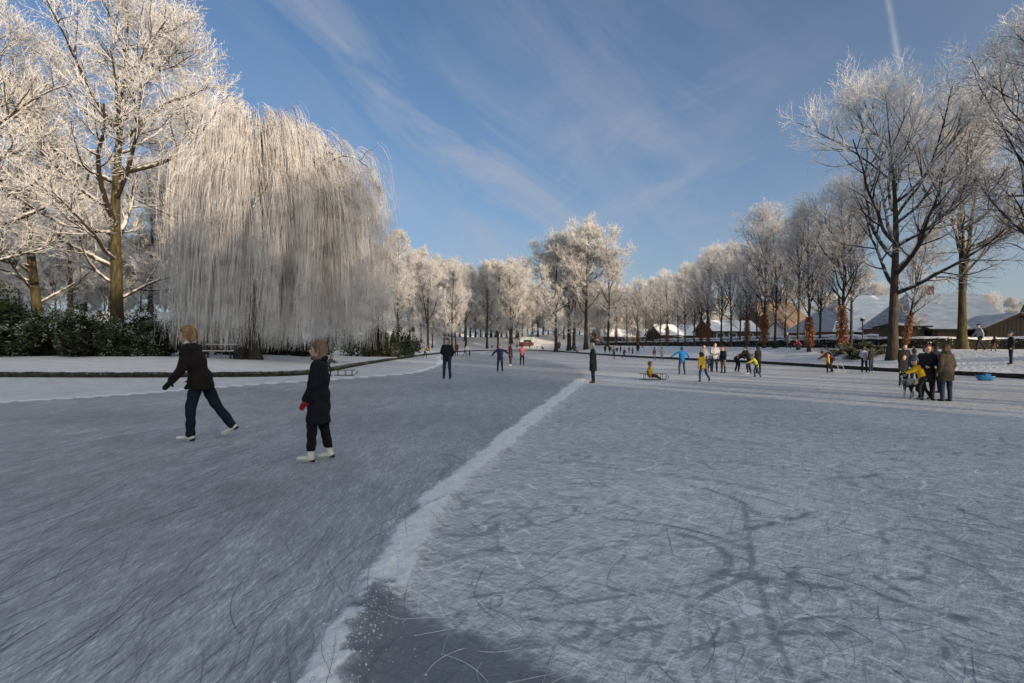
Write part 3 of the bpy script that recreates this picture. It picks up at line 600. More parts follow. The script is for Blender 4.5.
def sleeve(seed, H=4.2, r=.50):
    g = np.random.default_rng(seed)
    def fn(n, g):
        z = g.uniform(.15, 1, n) ** .9 * H; a = g.uniform(0, 6.28, n); lump = .75 + .5 * vn(a * 1.3, z * 1.1, seed)
        rr = r * lump * (np.sin(np.clip(z / H, .04, 1) * 2.7 + .25) * .75 + .3) * g.uniform(.1, 1.1, n) ** .7; return np.stack([np.cos(a) * rr, np.sin(a) * rr, z], 1)
    V1, F1 = leaf_cloud(1500, .15, fn, g, .7)
    st = fn(260, g); b0 = st * np.array([.2, .2, .8]); V2, F2 = spikes(b0, st, .012)
    return mesh('shoots', *cat((V1, F1), (V2, F2)), M_beech, smooth=False)
SLV = [sleeve(1), sleeve(2, 4.8, .42), sleeve(3, 3.6, .52)]
rowt = [(842, 47.5, 1, 16.5), (851, 50, 0, 15), (809, 53, 1, 15.5), (798, 56, 0, 15), (775, 60, 0, 15.2), (764, 62, 1, 17.5), (747, 67, 1, 13.5), (731, 71.5, 0, 15), (721, 75, 0, 15), (708, 80, 1, 15.5), (701, 84, 1, 15), (685, 91, 0, 15.2),
        (667, 101, 1, 15), (653, 110, 0, 15), (638, 118, 1, 15.5), (627, 123, 0, 15), (616, 128, 1, 15.5), (605, 134, 0, 15), (597, 140, 1, 15), (678, 96, 0, 14), (694, 90, 0, 14.5), (646, 116, 0, 14.5), (660, 107, 0, 14), (740, 78, 0, 14), (757, 74, 0, 14), (785, 68, 0, 14), (820, 58, 0, 14)]
names = {1: 'lime tree with a sleeve of red-brown leaves round its trunk', 0: 'slim bare lime tree with clean trunk'}
refs = {785: 'slim lime tree directly behind the grey coated walker', 740: 'slim lime tree behind the bending black clad skater', 757: 'slim lime tree between two red-sleeved trunks above the olive jacket', 820: 'slim lime tree above the yellow child hugged by an adult', 685: 'slim lime tree directly above the bright blue jacket', 678: 'slim lime tree just left of the bright blue jacket', 694: 'slim lime tree left of the close pair of red-sleeved trunks', 667: 'red-sleeved lime tree right of the two children behind the sledge', 653: 'slim lime tree above the maroon clad child', 660: 'slim lime tree above the grey-blue clad child', 646: 'slim lime tree right of the walking red-brown figure', 638: 'red-sleeved lime tree behind the tall dark figure on the bank', 627: 'slim lime tree above the small grey child on the bank', 616: 'red-sleeved lime tree behind the distant dark group', 605: 'slim lime tree above the leftmost figure of the distant group', 597: 'farthest red-sleeved lime tree, above the man in the black coat', 842: 'first red-sleeved tree left of the big spreading tree', 851: 'slim clean trunk just left of the big spreading tree', 809: 'red-sleeved tree in front of the left end of the long snowy roof', 798: 'thin clean trunk left of the long snowy roof', 775: 'clean dark trunk before the small white gable',
        764: 'taller red-sleeved tree left of the small white gable', 747: 'red-sleeved tree behind the person in bright yellow on the bank', 731: 'clean trunk above the child in navy jacket', 721: 'clean trunk left of the bending skater', 708: 'right one of two red-sleeved trunks standing close together', 701: 'left one of two red-sleeved trunks standing close together'}
for i, (px, d, slv, H) in enumerate(rowt):
    lab = refs.get(px); grp = 'lime trees in the row along the right bank'
    if lab: lab = lab
    else: lab = ('distant lime tree with red-brown leaf sleeve in the row' if slv else 'distant slim lime tree in the row, no leaf sleeve')
    plant_tree((T_row1, T_row2)[i % 2 if not slv else 0], 'lime_tree', P3(px, d), lab, grp, sc=H / 16 * .98, sz=H / 16, extra=[('leaf_sleeve', SLV[i % 3])] if slv else None)
o = plant_tree(T_row2, 'lime_tree', P3(903, 43), 'slanting slender tree wrapped in red-brown leaves, just right of the big spreading tree', rz=.4, sc=.7, extra=[('leaf_sleeve', SLV[1])]); o.rotation_euler = (0, R_(12), .0)
# the row goes on along the bank outside the frame, and tall evergreens are added unseen behind the camera to shade the ice
for i, (x, y) in enumerate([(38, 25), (35, 18), (30, 12), (31, 4.5), (30, -2), (31, -9), (29, -16), (36, 0), (37, -12), (38, 12)]):
    plant_tree((T_R1, T_R2)[i % 2], 'bank_tree', (x, y, 1.2), 'bare tree on the right bank outside the photo', 'bank trees outside the photo', sc=.92)
def conifer(seed):
    g = np.random.default_rng(seed); H = 1.0
    def fn(n, g):
        z = g.uniform(0, 1, n) ** 1.2; a = g.uniform(0, 6.28, n); rr = (1 - z) ** .45 * .17 * (.6 + .5 * vn(a * 2.2, z * 14, seed)) * g.uniform(.1, 1, n) ** .5; return np.stack([np.cos(a) * rr, np.sin(a) * rr, .06 + z * .94], 1)
    V, F = leaf_cloud(6500, .055, fn, g, .6); t = tubes(np.array([[[0, 0, 0], [0, 0, .5], [0, 0, .98]]]), np.array([[.02, .012, .002]]), 8)
    return dict(name='conifer', parts=[('trunk', mesh('conifer trunk', t[0], t[1], M_bark_d)), ('crown', mesh('conifer crown', V, F, M_green, smooth=False))])
CON = conifer(4)
ca, sa = math.cos(SUN_AZ), math.sin(SUN_AZ)
for i in range(18):  # conifers added out of view to keep the house roofs in shade
    u = 62 + i * 2.8; w = 25 + (i * 5 % 3); plant_tree(CON, 'conifer', (w * sa + u * ca, -w * ca + u * sa, 1.2), 'dark conifer added unseen beyond the right edge of the photo', 'added conifers right of the photo', sc=18 + (i * 7 % 4) * .8)
for i in range(40):
    u = -75 + i * 2.3; D = 58 + (i * 7 % 5) * 1.6; H = (21.0, 22.5, 20.5, 22.0)[i % 4] - (2.0 if u > 8 else 0)
    x = D * sa + u * ca; y = -D * ca + u * sa
    plant_tree(CON, 'conifer', (x, y, .9), 'tall dark conifer added unseen behind the photographer', 'added conifers behind the photographer', sc=H, cat_='tree')
# willow
def willow():
    g = np.random.default_rng(41); K = 14
    o = empty('weeping_willow', P3(252, 34.5), 0)
    t = np.linspace(0, 1, K); st = []; sr = []
    for lx, ly, h, rr in [(-.10, 0, 7.5, .42), (.16, .05, 7.5, .36), (.05, .16, 8.5, .32)]:
        P = np.stack([lx * h * t ** 1.4 + .12 * np.sin(t * 5 + h), ly * h * t ** 1.4, t * h], 1); st.append(P); sr.append(rr * (1 - .62 * t) + .2 * np.exp(-t * 20))
    P0 = np.stack(st); R0 = np.stack(sr)
    V, F = tubes(P0, R0, 12); obj('trunk', mesh('willow trunk', V, F, M_bark_d), o)
    # limbs arching to a dome; 'reach' gives the outline: wide, higher on the right
    n = 84; C1 = []; R1 = []
    for i in range(n):
        s = i % 3; k = g.uniform(.45, 1); kk = int(k * (K - 1)); st_ = P0[s][kk]; a = i * 2.399 + g.uniform(-.3, .3)
        reach = g.uniform(1.6, 6.7 if math.cos(a) > .1 else 2.6); top = 15.6 - .07 * reach ** 2 + g.uniform(-4.0, .5) - (1.2 if math.cos(a) < -.2 else 0)
        q = t; hx = st_[0] + math.cos(a) * reach * (q ** 1.15); hy = st_[1] + math.sin(a) * reach * .85 * (q ** 1.15)
        hz = st_[2] + (top - st_[2]) * np.sin(np.clip(q * 1.25, 0, 1) * np.pi / 2) - ss(.8, 1.05, q) * 1.2
        P = np.stack([hx, hy, hz], 1) + np.cumsum(g.normal(size=(K, 3)) * .07, 0); C1.append(P); R1.append(.13 * (1 - .85 * q) + .008)
    C1 = np.stack(C1); R1 = np.stack(R1)
    C2, R2 = children(C1, R1, 13, .25, 1, lambda q: 2.5 - 1.0 * q, (35, 80), 8, .02, .16, .016, g, .8, .010)
    V, F = cat(tubes(C1, R1, 7), tubes(C2, R2, 4)); obj('limbs', mesh('willow limbs', V, F, M_wlimb), o)
    # hanging tendrils
    A = np.concatenate([C2[:, 2:].reshape(-1, 3), C1[:, 7:].reshape(-1, 3)]); ii = g.choice(len(A), 23000); s0 = A[ii] + g.normal(size=(len(ii), 3)) * .12; cl = fbm(np.arctan2(s0[:, 1], s0[:, 0]) * 3.2 + 4.3, s0[:, 2] * .8 + np.hypot(s0[:, 0], s0[:, 1]) * .7, 17, 3); kp = cl + g.normal(size=len(cl)) * .03 > np.where(s0[:, 0] > 3.5, .26, .375); ii = ii[kp]; s0 = s0[kp]
    rad = np.hypot(s0[:, 0], s0[:, 1]); dirx = s0[:, :2] / (rad[:, None] + .1)
    # hair in locks: a shared lean for neighbours gives visible strands
    lock = np.floor(np.arctan2(s0[:, 1], s0[:, 0]) * 9 + rad * 1.3); la = h2(lock, lock * 0, 3); lb = h2(lock, lock * 0 + 5, 8)
    bottom = .2 + np.where(s0[:, 0] > 3.5, 2.0, 5.0) * lb ** 3 + (g.uniform(0, 1, len(ii)) ** 2) * 2.6
    inner = g.uniform(0, 1, len(ii)) < .46; Ls = np.where(inner, g.uniform(1.2, 3.0, len(ii)) * (.6 + 1.2 * la), s0[:, 2] - bottom); Ls = np.clip(Ls, .8, 13.5)
    KT = 13; out = [s0]; p = s0; d = np.column_stack([dirx * g.uniform(.5, 1.3, (len(ii), 1)), g.uniform(-.1, .8, len(ii))]); sway = np.column_stack([(la - .5) * .20, (lb - .5) * .20])
    tt_ = (np.linspace(0, 1, KT) ** 1.35); 
    for k in range(KT - 1):
        seg = (tt_[k + 1] - tt_[k]) * Ls
        g_ = np.minimum(.55 * seg + .25, 1.2)[:, None]
        d = d * (1 - g_ * .55) + np.column_stack([sway + g.normal(size=(len(ii), 2)) * .085, -np.ones(len(ii))]) * g_
        d /= np.linalg.norm(d, axis=1, keepdims=True); p = p + d * seg[:, None]; out.append(p)
    T = np.stack(out, 1); T[..., 2] = np.maximum(T[..., 2], .12 + g.uniform(0, .4, (len(ii), 1)))
    V, F = tubes(T, (g.uniform(.006, .011, len(ii)))[:, None] * np.linspace(1.1, .55, KT)[None], 3)
    q = g.integers(0, len(T), 24000); k = g.integers(1, KT - 1, 24000); f = g.uniform(0, 1, (24000, 1)); b0 = T[q, k] * f + T[q, k - 1] * (1 - f); dd = g.normal(size=(24000, 3)) * .13; dd[:, 2] -= .12
    V, F = cat((V, F), spikes(b0, b0 + dd, .008))
    obj('tendrils', mesh('willow tendrils', V, F, M_tend), o)
    tag(o, 'large weeping willow with curtains of white frosted twigs reaching down to the bank', 'tree')
willow()
# shrubs
def shrub_mesh(seed, n=5200, m=M_rhodo2, sz=.17, R=(1.9, 1.6, 2.4)):
    g = np.random.default_rng(seed); lumps = g.normal(size=(13, 3)) * np.array([.5, .5, .28]) + np.array([0, 0, .45]); lr = g.uniform(.28, .48, 13)
    def fn(n, g):
        i = g.integers(0, 13, n); v = g.normal(size=(n, 3)); v /= np.linalg.norm(v, axis=1, keepdims=True); p = lumps[i] + v * lr[i][:, None] * g.uniform(.55, 1.03, (n, 1)); p = p[(p[:, 2] > .01)]; return p * np.array(R)
    V, F = leaf_cloud(n, sz, fn, g, .42); q = fn(220, g); V2, F2 = spikes(q * [.15, .15, .0], q, .02)
    # dark woody heart
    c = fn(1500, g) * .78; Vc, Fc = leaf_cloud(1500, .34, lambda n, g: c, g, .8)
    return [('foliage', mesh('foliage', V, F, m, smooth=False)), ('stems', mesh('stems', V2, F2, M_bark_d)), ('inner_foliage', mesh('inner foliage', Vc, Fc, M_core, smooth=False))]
SH = [shrub_mesh(1), shrub_mesh(2), shrub_mesh(3, m=M_rhodo)]
def shrub(px, d, h, label, k=0, w=1., group=None, name='evergreen_shrub'):
    o = empty(name, P3(px, d), random.uniform(0, 6.28)); o.scale = (h / 2.4 * w, h / 2.4 * w, h / 2.4)
    for nm, me in SH[k]: obj(nm, me, o)
    tag(o, label, 'shrub', group)
for px, d, h, k, w, lab in [(-22, 33.5, 3.0, 0, 1.2, 'broad evergreen shrub at the left edge of the photo'), (14, 34, 3.3, 2, 1.15, 'evergreen shrub standing tallest at the far left'), (50, 34.5, 2.9, 0, 1.1, 'dark green shrub below the leaning frosted tree'),
                         (86, 34, 2.5, 1, 1.1, 'olive green shrub just left of the mossy trunk'), (118, 35, 2.2, 0, 1.0, 'low dark shrub hiding the foot of the mossy trunk'), (158, 36, 2.6, 1, 1.15, 'dark shrub behind the head of the woman in the brown jacket'), (-45, 35, 3.2, 1, 1.2, 'evergreen shrub beyond the left edge'),
                         (195, 41, 2.2, 0, 1.2, 'dark shrub behind the left curtains of the willow'), (232, 42, 2.3, 1, 1.2, 'dark shrub behind the snowy bench'), (275, 44, 2.0, 2, 1.2, 'dark shrub behind the willow trunk'), (318, 46, 1.9, 0, 1.2, 'dark shrub behind the right curtains of the willow'),
                         (374, 54, 2.9, 2, .9, 'dark evergreen shrub behind the walker in pale coat'), (388, 55, 2.6, 1, .9, 'dark evergreen shrub right of the walker in pale coat'), (408, 62, 2.2, 0, .9, 'last evergreen shrub above the children in orange')]:
    shrub(px, d, h, lab, k, w)
# ------------------------------------------------------------------ hedge
def hedge(name, pts, h, w, label, dz=0, n_per=150):
    g = np.random.default_rng(len(pts) * 7 + int(h * 10)); P = catmull(pts, 6); L_ = np.concatenate([[0], np.cumsum(np.linalg.norm(np.diff(P, axis=0), axis=1))]); tot = L_[-1]
    o = empty(name, (P[0][0], P[0][1], 0)); base = np.array([P[0][0], P[0][1], 0])
    def at(s): return np.stack([np.interp(s, L_, P[:, 0]), np.interp(s, L_, P[:, 1])], -1)
    ns = int(tot / .5); s = np.linspace(0, tot, ns); C = at(s); T = np.gradient(C, axis=0); T /= np.linalg.norm(T, axis=1, keepdims=True); Nn = np.stack([-T[:, 1], T[:, 0]], 1)
    zb = np.array([land_z(*c) for c in C]) - .1
    def prof(sec, mt, nm, jit):
        V = np.stack([np.column_stack([C + Nn * (a * w / 2 + jit * (fbm(s * 1.7, s * 0 + k, 3) - .5))[:, None], zb + z * h + jit * (fbm(s * 1.3, s * 0 + k + 9, 6) - .5)]) for k, (a, z) in enumerate(sec)], 1).reshape(-1, 3) - base
        K = len(sec); a = np.arange(ns - 1)[:, None] * K + np.arange(K - 1)[None]; F = np.stack([a, a + 1, a + 1 + K, a + K], -1).reshape(-1, 4); obj(nm, mesh(nm, V, F, mt), o)
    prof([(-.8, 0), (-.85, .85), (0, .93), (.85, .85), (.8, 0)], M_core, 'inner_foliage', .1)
    prof([(-.92, .9), (-.9, 1.0), (-.4, 1.09), (.3, 1.1), (.9, 1.01), (.93, .9)], M_snowroof, 'snow_cap', .22)
    n = int(tot * n_per); q = g.uniform(0, tot, n); c = at(q); i = np.clip((q / tot * (ns - 1)).astype(int), 0, ns - 1); a = np.where(g.uniform(size=n) < .82, np.sign(g.uniform(-1, .35, n)) , g.uniform(-1, 1, n)); z = np.where(np.abs(a) == 1, g.uniform(0, 1, n), 1.0)
    p = np.column_stack([c + Nn[i] * (a * w / 2 * g.uniform(.85, 1.1, n))[:, None], zb[i] + z * h * .98 + g.normal(size=n) * .04]) - base
    V, F = leaf_cloud(n, .15, lambda n, g: p, g, .6); obj('foliage', mesh('hedge foliage', V, F, M_hedge, smooth=False), o)
    tag(o, label, 'hedge')
hedge('hedge', [(60, 44), (44, 44.5), (36, 46), (33.5, 52), (33.5, 66), (33, 84), (31.5, 104), (29, 130), (24, 150)], 1.05, 1.1, 'long clipped hedge with snow on top running behind the lime trees')
hedge('hedge', [(70, 55), (52, 56), (43, 60), (38.5, 68), (36.5, 80), (34, 104), (32, 130)], 1.5, .9, 'second snow topped hedge in front of the houses', n_per=70)
# low snowy mound of cuttings at the foot of the big tree
def low_plants(px, d, label):
    o = empty('low_shrub', P3(px, d), 0); o.scale = (1.0, .6, .35)
    for nm, me in SH[1]: obj(nm, me, o)
    tag(o, label, 'shrub')
low_plants(862, 43, 'low frosty shrub left of the big spreading tree'); low_plants(880, 44, 'low frosty shrub touching the big spreading tree trunk')
# ------------------------------------------------------------------ houses
M_brick = noisy('brick', (.14, .075, .05), (.22, .12, .085), 9, .9, .3)
M_wood = noisy('weathered boards', (.085, .062, .045), (.15, .11, .08), 5, .85, .3, stretch=(1, 1, 12))
M_white = noisy('white paint', (.66, .66, .64), (.76, .76, .74), 3, .6)
M_dark = noisy('dark paint and inside shade', (.010, .011, .013), (.03, .03, .033), 4, .5)  # dark paint; on carport and hatch the inside shade is put into this colour
M_tile = noisy('dark roof tile', (.05, .045, .045), (.10, .085, .08), 4, .9)
M_browntile = noisy('brown roof tile', (.13, .09, .065), (.22, .15, .11), 5, .9)
mg, ntg, bg_ = mat('window glass'); bg_.inputs['Base Color'].default_value = (.03, .04, .05, 1); bg_.inputs['Roughness'].default_value = .08; M_glass = mg
def house(name, cx, cy, yaw, Lx, Wy, wh, rh, label, wall=M_brick, roofm=M_snowroof, wins=(), chim=(), over=.4, z0=None, door=None, boards=False, dark_verge=True, courses=20, hip=0):
    "ridge runs along local x; local -y is the front"
    z = land_z(cx, cy) - .1 if z0 is None else z0; o = empty(name, (cx, cy, z), R_(yaw)); tag(o, label, 'shed' if boards else 'house')
    a, b = Lx / 2, Wy / 2; mb = MB()
    hp_ = hip + .5 if hip else 0
    v = [(-a, -b, 0), (a, -b, 0), (a, b, 0), (-a, b, 0), (-a, -b, wh), (a, -b, wh), (a, b, wh), (-a, b, wh), (-a, 0, (wh + rh - .12) if not hip else wh - .1), (a, 0, wh + rh - .12)]
    mb.add(v, [(0, 1, 5, 4), (2, 3, 7, 6), (1, 2, 6, 9, 5), (3, 0, 4, 8, 7)]); mb.build('wall', wall, o)
    sl_ = math.hypot(b + over, rh * (b + over) / b); ang = math.atan2(rh, b)
    for sgn in (-1, 1):
        r = MB()
        for k in range(courses):
            f0 = k / courses; f1 = (k + 1.15) / courses; f1 = min(f1, 1)
            y0 = (b + over) * (1 - f0) * sgn; y1 = (b + over) * (1 - f1) * sgn; z0_ = wh - rh * over / b + rh * (b + over) / b * f0; z1 = wh - rh * over / b + rh * (b + over) / b * f1
            t = .06; e = a + over; l0 = -e + hip * f0; l1 = -e + hip * f1
            vv = [(l0, y0, z0_ + t + .05), (e, y0, z0_ + t + .05), (e, y1, z1 + .02), (l1, y1, z1 + .02), (l0, y0, z0_), (e, y0, z0_), (e, y1, z1 - .05), (l1, y1, z1 - .05)]
            if hip and sgn == 1: r.add([(l0, y0, z0_ + t + .05), (l0, -y0, z0_ + t + .05), (l1, -y1, z1 + .02), (l1, y1, z1 + .02)], [(0, 1, 2, 3)])
            fs = [(0, 1, 2, 3), (4, 7, 6, 5), (0, 4, 5, 1), (1, 5, 6, 2), (3, 7, 4, 0)]
            r.add(vv, fs)
        ro = r.build('roof', roofm, o); 
    g = MB(); g.box((0, -(b + over) - .06, wh - rh * over / b - .02), (Lx + over * 2, .12, .14)); g.build('gutter', M_dark, o)
    for s in ((-1, 1) if not hip else (1,)):      # barge boards at the gable ends
        bb = MB()
        for sg in (-1, 1):
            e = (a + over + .03) * s; bb.add([(e, 0, wh + rh + .02), (e, sg * (b + over), wh - rh * over / b + .02), (e, sg * (b + over), wh - rh * over / b - .2), (e, 0, wh + rh - .2), (e - .06 * s, 0, wh + rh + .02), (e - .06 * s, sg * (b + over), wh - rh * over / b + .02), (e - .06 * s, sg * (b + over), wh - rh * over / b - .2), (e - .06 * s, 0, wh + rh - .2)], [(0, 1, 2, 3), (4, 7, 6, 5), (0, 4, 5, 1), (3, 2, 6, 7)])
        bb.build('barge_board', M_wood if not dark_verge else M_tile, o)
    for (x, w, zc, hh) in wins:
        f = MB(); f.box((x, -b - .02, zc), (w + .16, .1, hh + .16)); fo = f.build('window', M_white, o); p = MB(); nn = max(1, round(w / .9))
        for q in range(nn): pw = w / nn; p.box((x - w / 2 + pw * (q + .5), -b - .05, zc), (pw - .07, .09, hh - .02))
        p.build('pane', M_glass, fo)
    if door: f = MB(); f.box((door[0], -b - .03, 1.05), (door[1], .1, 2.1)); f.build('door', M_wood if not boards else M_dark, o)
    for (x, y, hh) in chim:
        f = MB(); zc = wh + rh * (1 - abs(y) / b); f.box((x, y, zc + hh / 2 - .4), (.7, .6, hh + .8)); f.build('chimney', M_brick, o); f = MB(); f.box((x, y, zc + hh + .04), (.8, .7, .12)); f.build('snow_cap', M_snow, o)
    if boards:
        for gx in (-1, 1):
            nb_ = int(Wy / .32)
            me = None
            for q in range(nb_):
                y = -b + (q + .5) * Wy / nb_; hh = wh + rh * (1 - abs(y) / b) - .25
                f = MB(); f.box((gx * (a + .015), y, hh / 2), (.04, Wy / nb_ - .03, hh)); f.build('board', M_wood, o)
    return o
house('long_house', 57.5, 82, 3, 26, 12, 2.5, 5.4, 'long low house with a big snow covered tiled roof behind the lime trees', wins=[(-9, 2.2, 1.5, 1.2), (-4, 2.6, 1.5, 1.2), (2, 2.2, 1.5, 1.2), (8, 2.4, 1.5, 1.2)], chim=[(1, .5, 1.0)], courses=30, hip=6)
house('house', 51.2, 66, 0, 11, 9, 2.7, 4.0, 'snow roofed house with brick chimney behind the wooden shed', wins=[(-3, 2, 1.6, 1.2), (2, 2, 1.6, 1.2)], chim=[(-.2, 0, .9)], courses=26, hip=3)
house('house', 70, 61, -10, 17, 9, 2.7, 6.0, 'snow roofed house at the right edge behind the shed', wins=[(-5, 2, 1.6, 1.2), (0, 2, 1.6, 1.2)], chim=[(-6, 0, .9)], courses=26)
house('shed', 46.6, 51.8, 78, 5.5, 5.0, 2.15, 1.25, 'brown wooden shed with gable front beside the twin-stemmed tree', wall=M_wood, boards=True, courses=12, over=.35, dark_verge=False)
house('carport', 41.9, 53.5, -2, 3.6, 4.2, 2.05, .7, 'carport with its inner shade painted on solid walls left of the wooden shed', wall=M_dark, courses=8, door=(0, 2.6))  # closed box: the shade under its roof is put into the wall colour
house('garage', 38.9, 54.0, 0, 2.0, 3.6, 2.3, .25, 'small flat brown garage between the big tree and the carport', wall=M_wood, courses=5)
house('white_gable_house', 45, 92, 62, 6, 4.6, 2.1, 2.2, 'small building with bright snowy roof between two lime trunks', wall=M_white, courses=10)
house('brown_roof_house', 54, 112, 20, 11, 10, 3.4, 6.0, 'house with steep brown tiled roof beyond the small white gable', roofm=M_browntile, courses=20)
house('grey_house', 40.5, 102, 8, 9, 7, 3.0, 2.0, 'grey walled house with white framed windows far behind the row', wall=M_tile, wins=[(-3.2, 1.3, 1.7, 1.5), (-.8, 1.3, 1.7, 1.5), (2.4, 1.5, 1.7, 1.5)], courses=12)
house('far_house', 40, 124, 10, 16, 8, 2.6, 2.4, 'low snow roofed house far behind the red-sleeved trunks', wall=M_tile, courses=10, wins=[(-4, 2, 1.5, 1.2), (3, 2, 1.5, 1.2)])
house('far_house', 31, 152, 14, 16, 8, 2.6, 2.2, 'farthest low snow roofed house behind the row', wall=M_tile, courses=8, wins=[(-3, 2, 1.5, 1.2)])
# fence before the shed
def rail_fence():
    o = empty('rail_fence', (43, 50, land_z(43, 50))); 
    for i in range(7): m_ = MB(); m_.box((i * 1.6, 0, .6), (.1, .1, 1.3)); m_.build('post', M_wood, o)
    for z in (.55, 1.05): m_ = MB(); m_.box((4.8, -.07, z), (9.7, .04, .12)); m_.build('rail', M_wood, o); m_ = MB(); m_.box((4.8, -.07, z + .075), (9.7, .05, .03)); m_.build('snow_line', M_snow, o)
    tag(o, 'wooden rail fence with snow on its rails before the shed', 'fence')
rail_fence()
def bench():
    x, y, z = col_at(219, 33.2); o = empty('bench', (x, y, z - .02), 0)
    m_ = MB(); m_.box((0, 0, .45), (1.9, .42, .05)); s = m_.build('seat', M_wood, o); m_ = MB(); m_.box((0, 0, .495), (1.88, .4, .04)); m_.build('snow_layer', M_snow, s)
    m_ = MB(); m_.box((0, .22, .80), (1.9, .05, .14)); s = m_.build('backrest', M_wood, o); m_ = MB(); m_.box((0, .22, .89), (1.88, .07, .04)); m_.build('snow_layer', M_snow, s)
    for sx in (-.8, .8):
        m_ = MB(); m_.box((sx, .22, .42), (.09, .07, .86)); m_.box((sx, -.15, .21), (.09, .07, .42)); m_.box((sx, .04, .40), (.08, .36, .06)); m_.build('leg', M_dark, o)
    tag(o, 'snow covered park bench under the left side of the willow', 'bench')
    x, y, z = col_at(240, 33.4); m_ = MB(); m_.add([(-.22, -.2, 0), (.22, -.2, 0), (.22, .2, 0), (-.22, .2, 0), (-.27, -.25, .8), (.27, -.25, .8), (.27, .25, .8), (-.27, .25, .8)], [(0, 1, 5, 4), (1, 2, 6, 5), (2, 3, 7, 6), (3, 0, 4, 7), (4, 5, 6, 7)])
    m_.box((0, 0, .83), (.6, .56, .06)); b_ = m_.build('litter_bin', M_dark); b_.location = (x, y, z - .03); tag(b_, 'dark litter bin standing beside the snowy bench', 'bin')
bench()
def lamp_post():
    o = empty('lamp_post', P3(862.5, 45)); m_ = MB(); m_.tube([(0, 0, 0), (0, 0, 1.5), (0, 0, 2.9)], .045, 8); m_.build('pole', M_dark, o, True)
    m_ = MB(); m_.tube([(0, 0, 2.9), (0, 0, 3.02), (0, 0, 3.12)], .16, 10); m_.build('lamp_head', M_dark, o, True); m_ = MB(); m_.tube([(0, 0, 3.12), (0, 0, 3.17)], .17, 10); m_.build('snow_cap', M_snow, o, True)
    tag(o, 'short dark lamp post with snow on its head behind the hedge', 'lamp')
lamp_post()
def kiosk():
    x, y, z = col_at(526.5, 156); o = empty('kiosk', (x, y, z - .3), R_(4)); m_ = MB(); a = 2.1
    m_.box((0, 0, 1.9), (4.2, 2.2, 1.3)); m_.build('white_body', M_white, o); m_ = MB(); m_.box((0, 0, .85), (4.0, 2.0, .9)); m_.build('counter', noisy('red panel', (.10, .035, .03), (.16, .06, .05), 3), o)
    m_ = MB(); m_.box((.2, -1.14, 1.6), (2.0, .08, .6)); m_.build('hatch', M_dark, o); m_ = MB(); m_.box((0, 0, 2.62), (4.5, 2.5, .14)); m_.build('snowy_roof', M_snow, o)  # hatch is a solid dark panel, its inner shade painted on
    for sx in (-1.6, 1.6): m_ = MB(); m_.box((sx, 0, .25), (.3, 1.6, .5)); m_.build('wheel_block', M_dark, o)
    tag(o, 'white refreshment booth with red counter at the far end of the pond', 'booth')
kiosk()
